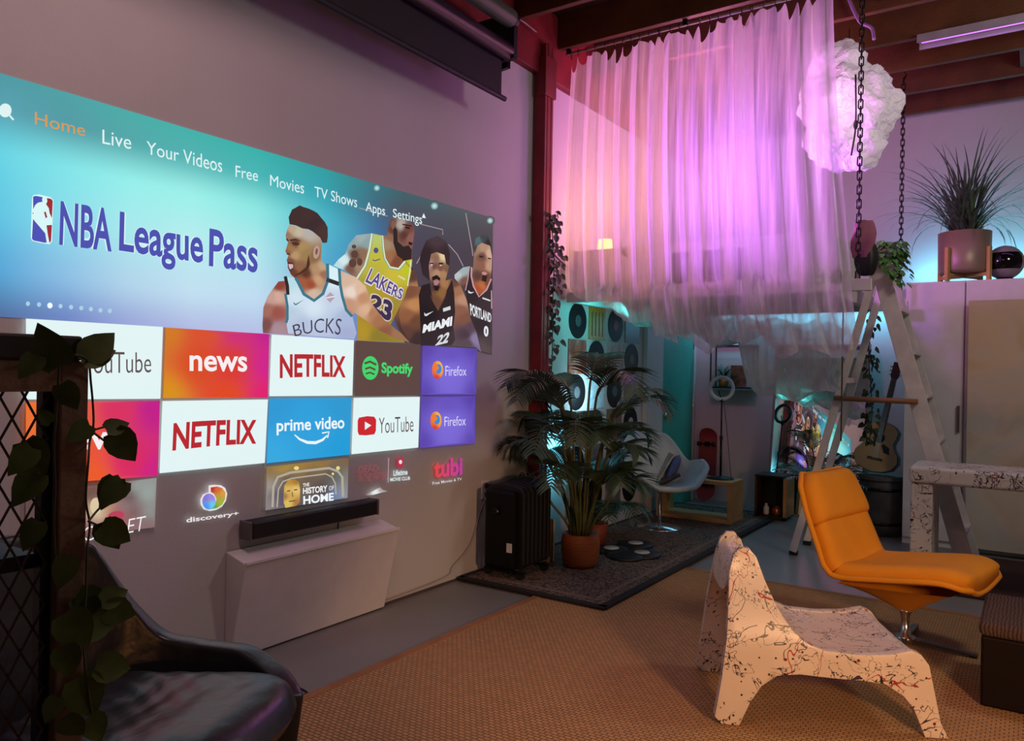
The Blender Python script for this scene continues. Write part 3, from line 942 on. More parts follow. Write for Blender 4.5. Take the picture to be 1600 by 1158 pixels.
words('film_lettering', 'IN THE WATER', [(557, 740.5), (599, 737), (599, 748.5), (557, 753)], 'a04a50', scr, 14, -0.01)
multi('film_divider', [band([(603.5, 715), (602.5, 754)], 1.4)], 'b09498', scr, 14)
multi('club_mark', [[(617, 713), (622, 716), (626.5, 711.5), (627, 730), (617, 730.5)]], 'b03048', scr, 14)
multi('club_flower', [ell(621.8, 721.5, 2.6, 3.2)], 'e8dce0', scr, 15)
words('club_lettering', 'Lifetime', [(611, 734.5), (633, 732.5), (633, 741.5), (611, 743.5)], 'd4e2e2', scr, 14, 0.03)
words('club_lettering', 'MOVIE CLUB', [(606, 746.5), (637, 744), (637, 749.5), (606, 752)], 'd4e2e2', scr, 14, 0.03)
patch('film_spray', [(567, 773), (577, 768), (584, 764), (590, 761), (594, 765), (602, 767), (590, 770), (578, 773)], [(570, 772, '9a8a8c'), (583, 769, 'e4ecec'), (591, 763, 'a89c9e'), (600, 767, 'a0989a')], scr, 14, step=3, soft=1)
words('channel_lettering', 'tubi', [(674, 718), (719, 713), (719, 742), (674, 747)], 'dc4438', scr, 14, 0.035, color2='b83c98')
words('channel_lettering', 'Free Movies & TV', [(672, 752.5), (718, 746), (718, 750), (672, 757.5)], 'd8ccd0', scr, 14, 0.01)

# ------------------------------------------------------------------ wall: soundbar, slanted panel, roll-up screen, outlet
def wb(px, py, X):
    return on_x(px, py, X)


a, c = wb(378, 822, 0.05), wb(592, 786, 0.05)
sb = thing('soundbar', 'long black soundbar mounted on the wall under the projected menu', 'speaker', (0.0, (a.y + c.y) / 2, 0.73))
y0, y1 = wb(390, 824, 0.10).y, wb(592, 790, 0.10).y
zc = wb(490, 812, 0.105).z
MB().box((0.062, (y0 + y1) / 2, zc), (0.085, y1 - y0 - 0.03, 0.088)).build('body', M_black, sb, bevel=0.012)
for yy in (y0 + 0.007, y1 - 0.007):
    MB().box((0.062, yy, zc), (0.088, 0.014, 0.092)).build('end_cap', mat('grey_plastic', '5a5254', 0.4), sb, bevel=0.006)
for yy in (y0 + 0.25, y1 - 0.25):
    MB().box((0.011, yy, zc - 0.01), (0.021, 0.06, 0.05)).build('wall_bracket', M_blackmetal, sb)
ycab = wb(529, 812, 0.02).y
MB().tube([(0.02, ycab, zc - 0.04), (0.016, ycab, zc - 0.12), (0.02, ycab, 0.52)], 0.0035).build('cable', M_black, sb)

# slanted white box under the soundbar
ya, yb = wb(362, 900, 0.05).y, wb(603, 860, 0.05).y
pn = thing('slanted_wall_box', 'white slanted box on the wall below the soundbar, narrowing towards the floor', 'wall box', (0, (ya + yb) / 2, 0.0))
prof = [(0.004, 0.525), (0.155, 0.487), (0.045, 0.010), (0.004, 0.010)]
MB().prism(prof, lambda u, v, d: V(u, d, v), ya, yb).build('body', M_white, pn, bevel=0.004)
MB().bar((0.155, ya, 0.489), (0.155, yb, 0.489), 0.012, 0.012).build('front_lip', M_white, pn)

# roll-up projector screen hanging from the ledger
rs = thing('rollup_screen', 'black roll-up projection screen, almost fully raised, hanging under the ceiling', 'screen', (0.3, 2.4, 3.9))
yend = wb(786, 148, 0.30).y
zb = wb(786, 148, 0.30).z
ztop = wb(760, 60, 0.33).z
ystart = 0.9
dsl = 0.0
M_screen = mat('screen_cloth', '0c090a', 0.7)
MB().box((0.28, (ystart + yend) / 2, (zb + ztop) / 2), (0.012, yend - ystart, ztop - zb)).build('screen_cloth', M_screen, rs)
MB().tube([(0.28, ystart - 0.02, zb), (0.28, yend + 0.05, zb - 0.01)], 0.017, 12).build('bottom_bar', M_black, rs)
MB().tube([(0.33, ystart - 0.05, ztop), (0.33, yend, ztop)], 0.055, 18).build('lower_roller', mat('roller_black', '1c1518', 0.4), rs, smooth=True)
MB().tube([(0.33, yend, ztop), (0.33, yend + 0.06, ztop)], 0.04, 14).build('roller_end', M_black, rs, smooth=True)
z2 = ztop + 0.20
MB().tube([(0.36, ystart - 0.05, z2), (0.36, yend - 0.02, z2)], 0.06, 18).build('upper_roller', mat('roller_green', '3c5038', 0.45), rs, smooth=True)
MB().tube([(0.36, yend - 0.02, z2), (0.36, yend + 0.04, z2)], 0.04, 14).build('roller_end', M_black, rs, smooth=True)
for yy in (yend + 0.02, ystart + 0.2):
    MB().bar((0.06, yy, ztop + 0.10), (0.38, yy, ztop + 0.10), 0.04, 0.30).build('mounting_plate', M_black, rs)
MB().bar((0.06, yend + 0.10, zb + 0.22), (0.30, yend + 0.06, zb + 0.22), 0.03, 0.05).build('wall_hook', M_blackmetal, rs)

# outlet with plug, and the white cord running to the floor
p = wb(757, 765, 0.0)
ot = thing('wall_outlet', 'white wall outlet plate beside the black heater', 'outlet', (0, p.y, p.z))
MB().box((0.006, p.y, p.z), (0.010, 0.085, 0.13)).build('cover_plate', M_white, ot, bevel=0.003)
for dz in (0.03, -0.03):
    MB().box((0.0125, p.y, p.z + dz), (0.004, 0.036, 0.032)).build('socket', mat('socket_dark', '6a6264', 0.5), ot, bevel=0.002)
pl = thing('power_plug', 'black plug pushed into the upper wall socket', 'plug', (0.02, p.y, p.z + 0.03))
MB().box((0.035, p.y, p.z + 0.03), (0.04, 0.034, 0.03)).build('plug_body', M_black, pl, bevel=0.006)
MB().tube(spline([(0.05, p.y, p.z + 0.03), (0.10, p.y + 0.03, p.z + 0.02), (0.14, p.y + 0.08, p.z - 0.06), (0.15, p.y + 0.10, p.z - 0.2)], 6), 0.005).build('power_cord', M_black, pl)
q1, q2, q3 = wb(750, 800, 0.012), wb(735, 850, 0.012), wb(708, 884, 0.012)
tag(MB().tube(spline([(0.012, p.y, p.z - 0.06), q1, q2, q3, (0.012, q3.y - 0.12, 0.05), (0.012, q3.y - 0.9, 0.028)], 8), 0.004).build('white_cable', mat('cord_white', '9a8e90', 0.6)),
    'thin white cord drooping from the wall outlet along the floor edge', 'cord')

# ------------------------------------------------------------------ rugs
mj, nt, b = node_mat('jute_weave')
tc = nt.nodes.new('ShaderNodeTexCoord')
br = nt.nodes.new('ShaderNodeTexBrick')
br.inputs['Scale'].default_value = 26
br.inputs['Mortar Size'].default_value = 0.06
br.inputs['Brick Width'].default_value = 0.8
br.inputs['Row Height'].default_value = 0.5
br.inputs['Color1'].default_value = (*srgb('bc8c5a'), 1)
br.inputs['Color2'].default_value = (*srgb('a47c4e'), 1)
br.inputs['Mortar'].default_value = (*srgb('40301e'), 1)
nt.links.new(tc.outputs['Object'], br.inputs['Vector'])
nz = tex_noise(nt, 1.5, 5)
nt.links.new(mix_col(nt, math_node(nt, 'MULTIPLY', nz.outputs['Fac'], 0.5), br.outputs['Color'], 'a47e52'), b.inputs['Base Color'])
b.inputs['Roughness'].default_value = 0.9
bp = nt.nodes.new('ShaderNodeBump')
bp.inputs['Strength'].default_value = 0.9
bp.inputs['Distance'].default_value = 0.01
nt.links.new(br.outputs['Fac'], bp.inputs['Height'])
bp.invert = True
nt.links.new(bp.outputs['Normal'], b.inputs['Normal'])
jr = thing('jute_rug', 'large brown woven jute rug under the two front lounge chairs', 'rug', (2.6, 2.8, 0))
MB().box((2.62, 2.65, 0.006), (3.90, 5.30, 0.012)).build('woven_field', mj, jr)
jb_ = MB()
mjb = mat('jute_binding', '94643c', 0.85, bump=0.3, bump_scale=120)
for (cx, cy, sx, sy) in ((0.655, 2.65, 0.05, 5.34), (2.62, 5.31, 3.97, 0.05)):
    jb_.box((cx, cy, 0.0075), (sx, sy, 0.015))
jb_.build('binding', mjb, jr, bevel=0.003)

md_, nt, b = node_mat('dark_rug')
tc = nt.nodes.new('ShaderNodeTexCoord')
vo = nt.nodes.new('ShaderNodeTexVoronoi')
vo.inputs['Scale'].default_value = 26
nt.links.new(tc.outputs['Object'], vo.inputs['Vector'])
nz = tex_noise(nt, 30, 3, distort=1.5)
fac = math_node(nt, 'MULTIPLY', vo.outputs['Distance'], math_node(nt, 'MULTIPLY', nz.outputs['Fac'], 2.0))
nt.links.new(ramp(nt, fac, [(0.18, '2e2422'), (0.34, '57463f'), (0.5, '7a6658'), (0.62, '382c2a')]), b.inputs['Base Color'])
b.inputs['Roughness'].default_value = 0.95
dr = thing('patterned_rug', 'dark patterned rug along the wall under the palm and heater', 'rug', (0.6, 6.0, 0))
MB().box((0.575, 5.97, 0.022), (1.04, 3.72, 0.014)).build('field', md_, dr)
bd = MB()
for (cx, cy, sx, sy) in ((0.575, 4.085, 1.10, 0.055), (0.575, 7.845, 1.10, 0.04), (1.105, 5.97, 0.055, 3.78), (0.04, 5.97, 0.04, 3.78)):
    bd.box((cx, cy, 0.0225), (sx, sy, 0.016))
bd.build('border', mat('rug_border', '141012', 0.9), dr)
bl = MB()
for (cx, cy, sx, sy) in ((0.575, 4.19, 0.90, 0.03), (1.0, 5.97, 0.03, 3.5)):
    bl.box((cx, cy, 0.0235), (sx, sy, 0.013))
bl.build('border_line', mat('rug_line', '6a5a50', 0.9, noise_scale=60, vary=0.5), dr)
rr = thing('dark_rug', 'plain dark red-brown rug behind the orange chair, in front of the closet', 'rug', (3.5, 6.4, 0))
MB().box((3.72, 6.45, 0.008), (1.9, 1.35, 0.016)).build('pile', mat('dark_pile', '3a1f1c', 0.95, vary=0.25, noise_scale=20, bump=0.4, bump_scale=200), rr)

# ------------------------------------------------------------------ oil heater
p = on_z(798, 905, 0.03)
hx, hy = 0.27, 4.42
ht = thing('oil_heater', 'black finned oil heater standing on the dark rug by the wall', 'heater', (hx, hy, 0.03))
hz0, hz1 = 0.10, 0.66
for i in range(7):
    yy = hy - 0.15 + i * 0.052
    pts = []
    for (u, v) in ((-0.13, 0), (0.13, 0), (0.155, 0.03), (0.155, 0.50), (0.13, 0.54), (0.05, 0.56), (-0.05, 0.56), (-0.13, 0.54), (-0.155, 0.50), (-0.155, 0.03)):
        pts.append((u, v + hz0))
    MB().prism(pts, lambda u, v, d: V(hx + u, d, v), yy - 0.016, yy + 0.016).build('fin', M_black, ht, bevel=0.008)
MB().box((hx, hy - 0.205, 0.36), (0.24, 0.06, 0.52)).build('control_box', mat('heater_box', '050505', 0.5, spec=0.2), ht, bevel=0.02)
MB().box((hx + 0.09, hy - 0.238, 0.25), (0.04, 0.006, 0.06)).build('rating_label', mat('label_white', 'b8b4b4', 0.5), ht)
MB().disc_lathe([(0.028, 0), (0.028, 0.012), (0.02, 0.02)], 16, (hx - 0.02, hy - 0.237, 0.48), (0, -1, 0)).build('dial', M_blackmetal, ht)
for yy in (hy - 0.16, hy + 0.14):
    MB().bar((hx - 0.16, yy, 0.075), (hx + 0.16, yy, 0.075), 0.03, 0.015).build('foot', M_blackmetal, ht)
    for s in (-1, 1):
        MB().disc_lathe([(0.032, -0.012), (0.032, 0.012)], 16, (hx + s * 0.13, yy, 0.063), (0, 1, 0)).build('caster', M_black, ht)
MB().box((hx, hy, 0.38), (0.07, 0.40, 0.07)).build('core', M_black, ht)

# ------------------------------------------------------------------ areca palm in a basket
def frond(mb_leaf, base, azim, lift, length, nleaf, leaf_len, droop, rng, width=0.016):
    base = Vector(base)
    d = V(math.cos(azim), math.sin(azim), 0)
    pts = []
    for i in range(15):
        t = i / 14
        ang = lift - droop * t * t
        if i == 0:
            pos = base.copy()
        else:
            pos = pts[-1] + (d * math.cos(ang) + V(0, 0, 1) * math.sin(ang)) * (length / 14)
        pos.x = max(pos.x, 0.04)
        pts.append(pos)
    for i in range(nleaf):
        t = 0.16 + 0.84 * i / (nleaf - 1)
        k = min(int(t * 14), 13)
        p = pts[k].lerp(pts[k + 1], t * 14 - k)
        tan = (pts[k + 1] - pts[k]).normalized()
        side = tan.cross(V(0, 0, 1))
        side = side.normalized() if side.length > 1e-4 else V(1, 0, 0)
        ll = leaf_len * (0.35 + 0.75 * math.sin(PI * min(1, (0.12 + t * 0.85)))) * rng.uniform(0.9, 1.1)
        for s in (-1, 1):
            dd = (side * s * 0.82 + tan * 0.65 + V(0, 0, 0.10)).normalized()
            q = p
            vs = []
            for j in range(5):
                u = j / 4
                wv = width * (0.5, 1.0, 0.9, 0.6, 0.05)[j] * 0.5
                dj = (dd + V(0, 0, -0.75 * u)).normalized()
                nn = dj.cross(V(0, 0, 1))
                nn = (tan - dj * tan.dot(dj)).normalized()
                qq = V(max(q.x, 0.015), q.y, q.z)
                vs += [qq + nn * wv, qq - nn * wv]
                q = q + dj * (ll / 4)
            for v_ in vs:
                v_.x = max(v_.x, 0.012)
            mb_leaf.add(vs, [(2 * j, 2 * j + 1, 2 * j + 3, 2 * j + 2) for j in range(4)])
    return pts


M_palm = mat('palm_leaf', '324430', 0.45, vary=0.4, noise_scale=10)
M_palmstem = mat('palm_stem', '4a4c26', 0.5, vary=0.3)
M_basket, nt, b = node_mat('basket_weave')
wv = nt.nodes.new('ShaderNodeTexWave')
wv.bands_direction = 'Z'
wv.inputs['Scale'].default_value = 26
wv.inputs['Distortion'].default_value = 3
tc = nt.nodes.new('ShaderNodeTexCoord')
nt.links.new(tc.outputs['Object'], wv.inputs['Vector'])
nt.links.new(ramp(nt, wv.outputs['Fac'], [(0.2, '6a3216'), (0.7, 'b4622c')]), b.inputs['Base Color'])
bp = nt.nodes.new('ShaderNodeBump')
bp.inputs['Strength'].default_value = 0.7
nt.links.new(wv.outputs['Fac'], bp.inputs['Height'])
nt.links.new(bp.outputs['Normal'], b.inputs['Normal'])
b.inputs['Roughness'].default_value = 0.7
bx, by = 0.53, 4.84
pt = thing('areca_palm', 'tall leafy palm in an orange-brown basket beside the heater', 'plant', (bx, by, 0.03))
MB().lathe([(0.105, 0.03), (0.125, 0.06), (0.137, 0.13), (0.138, 0.21), (0.128, 0.265), (0.118, 0.265), (0.112, 0.24), (0.0, 0.24)], 28, (bx, by, 0)).build('basket', M_basket, pt, smooth=True)
r2 = random.Random(11)
specs = []
for i in range(27):
    az = i * 2.39996 + r2.uniform(-0.3, 0.3)
    h = (0.50, 1.24, 0.80, 1.06, 0.64, 0.92)[i % 6] + r2.uniform(-0.08, 0.08)
    specs.append((az, h))
for i, (az, h) in enumerate(specs):
    r_ = 0.06
    b0 = V(bx + r_ * math.cos(az), by + r_ * math.sin(az), 0.24)
    lean = 0.10 + 0.06 * r2.random()
    top = V(bx + (r_ + lean) * math.cos(az), by + (r_ + lean) * math.sin(az), h)
    st = MB()
    L = (0.62 + 0.22 * r2.random()) * 0.90
    side = math.cos(az) * 0.827 + math.sin(az) * 0.562
    if side > 0.1 and h < 0.95:
        L *= 0.62
    if math.cos(az) < -0.55:
        L *= 0.72
    lm = MB()
    pts = frond(lm, top, az, 1.15 - 0.25 * r2.random(), L, 26, 0.25, 1.9 + 0.4 * r2.random(), r2)
    mid = b0.lerp(top, 0.5) + V(-0.02 * math.cos(az), -0.02 * math.sin(az), 0)
    cane = spline([b0, mid, top] + [pts[3]], 5)
    st.tube(cane, 0.009, 6)
    st.tube(pts, 0.005, 5, radii=[0.006 * (1 - 0.75 * k / 14) for k in range(15)])
    f = lm.build('frond', M_palm, pt)
    st.build('stalk', M_palmstem, pt, smooth=True)
r3 = random.Random(5)
lw = MB()
for i in range(34):
    az = r3.uniform(0, 2 * PI)
    L = r3.uniform(0.2, 0.42)
    d = V(math.cos(az) * 0.45, math.sin(az) * 0.45, 1)
    lw.leaf((bx + 0.05 * math.cos(az), by + 0.05 * math.sin(az), 0.24), d, V(math.cos(az), math.sin(az), 0.2), L, 0.03, heart=False, droop=0.5)
lw.build('base_leaves', mat('palm_base_green', '33461f', 0.5, vary=0.3), pt)

# small palm in front of the records wall
sp = thing('low_palm', 'low spreading palm on the rug behind the basket palm', 'plant', (0.28, 5.55, 0.03))
MB().lathe([(0.075, 0.03), (0.10, 0.20), (0.09, 0.20), (0.085, 0.17), (0, 0.17)], 20, (0.28, 5.55, 0)).build('pot', mat('terracotta', '7a3a24', 0.6), sp, smooth=True)
for i in range(9):
    lm = MB()
    az = -1.9 + i * 0.52
    pts = frond(lm, (0.28, 5.55, 0.18), az, 1.1 - 0.05 * i, 0.55 if math.cos(az) > -0.2 else 0.3, 18, 0.17, 2.0, r3, 0.013)
    lm.tube(pts, 0.004, 5)
    lm.build('frond', M_palm, sp)

# row of record sleeves leaning behind the heater
M_sleeves = [mat('sleeve_' + n, h, 0.55, vary=0.4, noise_scale=9) for n, h in (('grey', '8a8684'), ('cream', 'a49a88'), ('brown', '5a4636'), ('navy', '343a4a'), ('white', 'a8a4a4'), ('dark', '2a2628'))]
for i, colr in enumerate(('grey sleeve', 'cream sleeve', 'brown sleeve', 'navy sleeve', 'white sleeve')):
    o = MB().box((0.17, 4.74 + 0.022 * i, 0.185), (0.30, 0.010, 0.31)).build('record_sleeve', M_sleeves[i], bevel=0.002)
    tag(o, ('%s, %s in the floor row of records between heater and palm' % (colr, ('first', 'second', 'third', 'fourth', 'last')[i])), 'record sleeve', 'record sleeves standing on the floor')
sh = thing('dark_bag', 'small crumpled black bag on top of the floor record row', 'bag', (0.19, 4.78, 0.34))
def bagf(u, v):
    a = 2 * PI * u
    r = (0.10 + 0.012 * math.sin(5 * a) + 0.01 * math.sin(9 * a + 4 * v)) * (math.sin(PI * (0.08 + 0.88 * v)) ** 0.6)
    return V(0.19 + r * math.cos(a), 4.78 + 0.55 * r * math.sin(a), 0.342 + 0.14 * v)
MB().grid(bagf, 28, 10, close_u=True).build('body', M_black, sh, smooth=True)

# round dark discs with pale centres on the rug
for i, (px, py, lb) in enumerate(((955, 861, 'nearest the palm basket'), (993, 853, 'furthest from the palm, at the back'), (1003, 868, 'right front one'), (978, 871, 'middle front one'))):
    p = on_z(px, py, 0.03)
    t = thing('floor_disc', 'flat dark disc on the dark rug, ' + lb, 'disc', (p.x, p.y, 0.03), 0, 'flat discs on the dark rug')
    MB().lathe([(0.14, 0), (0.145, 0.012), (0.135, 0.022), (0.06, 0.026), (0, 0.026)], 36, (p.x, p.y, 0.0295)).build('disc', M_black, t, smooth=True)
    if i != 3:
        MB().lathe([(0.062, 0), (0.055, 0.006), (0, 0.006)], 28, (p.x, p.y, 0.055)).build('centre', mat('pale_centre', 'b4b2b4', 0.4), t, smooth=True)

# ------------------------------------------------------------------ wall of records and sleeves
def record(y, z, label, lc):
    t = thing('vinyl_record', label, 'vinyl record', (0.004, y, z), 0, 'records and sleeves on the left wall')
    MB().disc_lathe([(0.15, 0), (0.15, 0.003), (0.146, 0.004), (0.055, 0.004), (0.0, 0.004)], 44, (0.003, y, z), (1, 0, 0)).build('disc', mat('vinyl', '0a0a0c', 0.45, noise_scale=3, spec=0.2), t)
    MB().disc_lathe([(0.05, 0), (0.05, 0.002), (0.004, 0.002)], 30, (0.0072, y, z), (1, 0, 0)).build('centre_label', mat('label_' + lc, lc, 0.5), t)


def sleeve(y, z, label, ramp_cols, kind):
    t = thing('album_sleeve', label, 'album sleeve', (0.004, y, z), 0, 'records and sleeves on the left wall')
    nm = 'cover_' + ramp_cols[0] + ramp_cols[-1]
    if nm in MATS:
        m = MATS[nm]
    else:
        m, nt, b = node_mat(nm)
        if kind == 'bars':
            wv = nt.nodes.new('ShaderNodeTexWave')
            wv.bands_direction = 'Y'
            wv.inputs['Scale'].default_value = 6.0
            wv.inputs['Distortion'].default_value = 1.2
            tc = nt.nodes.new('ShaderNodeTexCoord')
            nt.links.new(tc.outputs['Object'], wv.inputs['Vector'])
            fac = wv.outputs['Fac']
        else:
            fac = tex_noise(nt, 6, 3, distort=1.0).outputs['Fac']
        n = len(ramp_cols)
        nt.links.new(ramp(nt, fac, [(0.25 + 0.5 * i / (n - 1), c_) for i, c_ in enumerate(ramp_cols)]), b.inputs['Base Color'])
        b.inputs['Roughness'].default_value = 0.25
    MB().box((0.006, y, z), (0.006, 0.305, 0.29)).build('cover', m, t, bevel=0.001)
    if kind == 'bars':
        bb = MB()
        for k in range(4):
            bb.box((0.0096, y - 0.10 + 0.066 * k, z - 0.01), (0.0012, 0.016, 0.21))
        bb.build('printed_figures', mat('print_brown', '5c3a14', 0.5), t)


ROWW = ['top row', 'second row', 'third row', 'fourth row', 'fifth row', 'bottom row']
COLW = ['nearest the post', 'second from the post', 'third from the post', 'nearest the door']
ycols = [on_x(p_, 520, 0).y for p_ in (902, 932, 961, 987)]
COVERS = {(0, 1): (['b87a24', 'c88a2c', 'a86a1c'], 'bars', 'golden album sleeve with four figures'), (0, 3): (['1c1e20', '3a3a3c', '14181c'], 'n', 'near-black album sleeve'),
          (1, 0): (['2c1c20', 'a84a2c', 'b89c94'], 'n', 'dark red and orange album sleeve'), (1, 2): (['4a4064', 'b49484', '5a5a84'], 'n', 'mauve and blue album sleeve'),
          (2, 1): (['9cb8c4', 'c4dce4', '7a98a8'], 'n', 'pale blue shiny album sleeve'), (2, 3): (['2c5864', '9cc4cc', '1c2c34'], 'n', 'teal and white striped album sleeve'),
          (3, 0): (['7a7470', '3a3634', '9a9088'], 'n', 'grey album sleeve'), (3, 2): (['4a3a34', '7a6454', '2c2420'], 'n', 'brown album sleeve'),
          (4, 1): (['8a8680', '4a4844', 'a49c90'], 'n', 'pale grey album sleeve'), (4, 3): (['3a3e44', '6a6e74', '24262a'], 'n', 'slate album sleeve'),
          (5, 0): (['6a5a50', '8a7a6c', '3c342e'], 'n', 'tan album sleeve'), (5, 2): (['7c7c80', '5c5c60', '9c9ca0'], 'n', 'silver album sleeve')}
LAB = {(0, 0): '3a3a3e', (0, 2): '8c2034', (1, 1): '8a5a3c', (1, 3): '2c2c30', (2, 0): '3a3a3e', (2, 2): '3c5058', (3, 1): '6a6a6e', (3, 3): 'a8a49c', (4, 0): '3a3a3e', (4, 2): '5a5a5e', (5, 1): '3a3a3e', (5, 3): '4a4448'}
LNAME = {'3a3a3e': 'dark centre', '8c2034': 'crimson centre', '8a5a3c': 'brown centre', '2c2c30': 'black centre', '3c5058': 'blue-grey centre', '6a6a6e': 'grey centre', 'a8a49c': 'pale centre', '5a5a5e': 'mid-grey centre', '4a4448': 'dull plum centre'}
for r in range(6):
    z = 1.85 - 0.303 * r
    for cidx in range(4):
        y = ycols[cidx]
        if (r, cidx) in COVERS:
            cc, kd, nm = COVERS[(r, cidx)]
            sleeve(y, z, '%s on the wall, %s, %s' % (nm, ROWW[r], COLW[cidx]), cc, kd)
        else:
            record(y, z, 'black record with %s on the wall, %s, %s' % (LNAME[LAB[(r, cidx)]], ROWW[r], COLW[cidx]), LAB[(r, cidx)])

# ------------------------------------------------------------------ teal door in the left wall
ya, yb = on_x(1030, 600, 0).y, on_x(1078, 600, 0).y
dd = MB().box((0.02, (ya + yb) / 2, 1.02), (0.03, yb - ya, 2.02)).build('door_1', mat('teal_paint', '2e9080', 0.5, vary=0.06))
struct(dd)
hp = V(0.055, ya + 0.09, 0.98)
MB().disc_lathe([(0.028, 0), (0.028, 0.012)], 16, (0.035, hp.y, hp.z), (1, 0, 0)).tube([(0.045, hp.y, hp.z), (0.075, hp.y, hp.z), (0.08, hp.y + 0.10, hp.z)], 0.009, 8).build('door_handle', M_chrome, dd, smooth=True)
fr = MB()
y9 = on_x(1004, 600, 0).y
fr.box((0.022, (y9 + ya) / 2 + 0.0, 1.03), (0.044, ya - y9 - 0.005, 2.06)).box((0.022, yb + 0.035, 1.03), (0.044, 0.06, 2.06)).box((0.022, (ya + yb) / 2, 2.05), (0.044, yb - ya, 0.04))
struct(fr.build('trim_3', mat('door_casing_white', 'b4b0ae', 0.5, vary=0.04), bevel=0.004))
hg = MB()
for zz in (0.4, 1.1, 1.75):
    hg.tube([(0.042, yb - 0.006, zz - 0.05), (0.042, yb - 0.006, zz + 0.05)], 0.008, 8)
struct(hg.build('door_1_hinge', M_chrome))

# ------------------------------------------------------------------ pale blue swan-shaped chair
cx, cy = 0.43, 6.48
ch = thing('shell_armchair', 'pale grey-blue shell armchair with curved arms in front of the teal door', 'armchair', (cx, cy, 0.03), math.radians(-38))
def rimz(phi):
    a = abs(phi)  # 0 = front
    return interp(a, [(0, 0.385), (0.55, 0.40), (1.0, 0.53), (1.35, 0.60), (1.75, 0.565), (2.1, 0.66), (2.5, 0.80), (PI, 0.84)])
def rimr(phi):
    a = abs(phi)
    return interp(a, [(0, 0.31), (0.6, 0.36), (1.1, 0.41), (1.5, 0.38), (1.9, 0.30), (2.3, 0.33), (PI, 0.34)])
def swan(u, v):
    phi = -PI + 2 * PI * u
    r = v
    R = rimr(phi) * r
    z = 0.355 + (rimz(phi) - 0.355) * r ** 2.6 + 0.012 * (1 - r)
    return V(R * math.cos(phi), R * math.sin(phi), z)
m_sw = mat('shell_fabric', 'a4b6c2', 0.8, vary=0.06, bump=0.05)
MB().grid(swan, 48, 12, close_u=True).build('shell', m_sw, ch, smooth=True, solid=0.045, world=False)
MB().tube([swan(i / 64, 1.0) for i in range(64)], 0.023, 8, closed=True).build('rim_piping', m_sw, ch, smooth=True, world=False)
MB().lathe([(0.045, 0.345), (0.03, 0.32), (0.018, 0.30), (0.018, 0.03)], 14).build('pedestal', M_chrome, ch, smooth=True, world=False)
MB().lathe([(0.20, 0.0), (0.20, 0.008), (0.05, 0.022), (0.018, 0.035), (0, 0.035)], 28).build('base_disc', M_chrome, ch, smooth=True, world=False)
# things lying in that chair
R38 = Matrix.Rotation(math.radians(-38), 3, 'Z')
def inchair(x, y, z):
    q = R38 @ V(x, y, 0)
    return V(cx + q.x, cy + q.y, z)
def cush(c, s, rot, name, m):
    b_ = MB()
    def fn(u, v):
        uu, vv = 2 * u - 1, 2 * v - 1
        return None
    for sgn in (1, -1):
        n = 10
        vs = []
        for j in range(n + 1):
            for i in range(n + 1):
                x, y = 2 * i / n - 1, 2 * j / n - 1
                bul = ((1 - x ** 4) * (1 - y ** 4)) ** 0.6
                vs.append(Vector(c) + rot @ V(x * s[0] / 2 * (1 - 0.07 * (1 - y * y) * 0 - 0.05 * abs(y) ** 3), y * s[1] / 2 * (1 - 0.05 * abs(x) ** 3), sgn * s[2] / 2 * bul))
        b_.add(vs, [(j * (n + 1) + i, j * (n + 1) + i + 1, (j + 1) * (n + 1) + i + 1, (j + 1) * (n + 1) + i) for j in range(n) for i in range(n)])
    return b_
Rq = Matrix.Rotation(math.radians(20), 3, 'Z') @ Matrix.Rotation(math.radians(-68), 3, 'Y')
tag(cush(inchair(-0.06, 0.17, 0.55), (0.26, 0.24, 0.08), Rq, '', None).build('blue_pillow', mat('blue_cloth', '46588c', 0.85, vary=0.1), smooth=True), 'small blue pillow tucked against the arm of the pale shell armchair', 'pillow')
Rm = Matrix.Rotation(math.radians(35), 3, 'Z') @ Matrix.Rotation(math.radians(-60), 3, 'Y')
tag(MB().box(inchair(-0.12, 0.10, 0.56), (0.28, 0.20, 0.012), Rm).build('white_magazine', mat('magazine_white', '9a9a9c', 0.5, vary=0.25, noise_scale=14)), 'white magazine leaning behind the small blue pillow in the armchair', 'magazine')
Rm2 = Matrix.Rotation(math.radians(-10), 3, 'Z') @ Matrix.Rotation(math.radians(-35), 3, 'Y') @ Matrix.Rotation(0.5, 3, 'Z')
tag(MB().box(inchair(0.07, 0.06, 0.47), (0.20, 0.10, 0.018), Rm2).build('dark_book', mat('book_dark', '33272c', 0.5, vary=0.5, noise_scale=20)), 'small dark book lying in the seat of the pale armchair', 'book')

# ------------------------------------------------------------------ wooden crate bench, ring light, skateboard, wire shelf
bn = thing('crate_bench', 'open pale wooden crate bench standing between the shell armchair and back wall', 'bench', (0.56, 7.18, 0.03))
for nm, c_, s_ in (('top_board', (0.54, 7.18, 0.402), (0.74, 0.36, 0.035)), ('bottom_board', (0.54, 7.18, 0.048), (0.74, 0.36, 0.035)), ('side_board', (0.89, 7.18, 0.225), (0.035, 0.36, 0.319)), ('side_board', (0.19, 7.18, 0.225), (0.035, 0.36, 0.319))):
    MB().box(c_, s_).build(nm, M_wood, bn, bevel=0.004)
rx, ry = 0.73, 7.22
rl = thing('ring_light', 'round ring light on a thin black stand on the wooden crate bench', 'ring light', (rx, ry, 0.42))
MB().lathe([(0.13, 0.42), (0.13, 0.428), (0.03, 0.436), (0.012, 0.45), (0, 0.45)], 28, (rx, ry, 0)).build('base_plate', M_black, rl, smooth=True)
MB().tube([(rx, ry, 0.43), (rx, ry, 0.80)], 0.011, 10).tube([(rx, ry, 0.80), (rx, ry, 1.18)], 0.0075, 10).build('pole', M_blackmetal, rl, smooth=True)
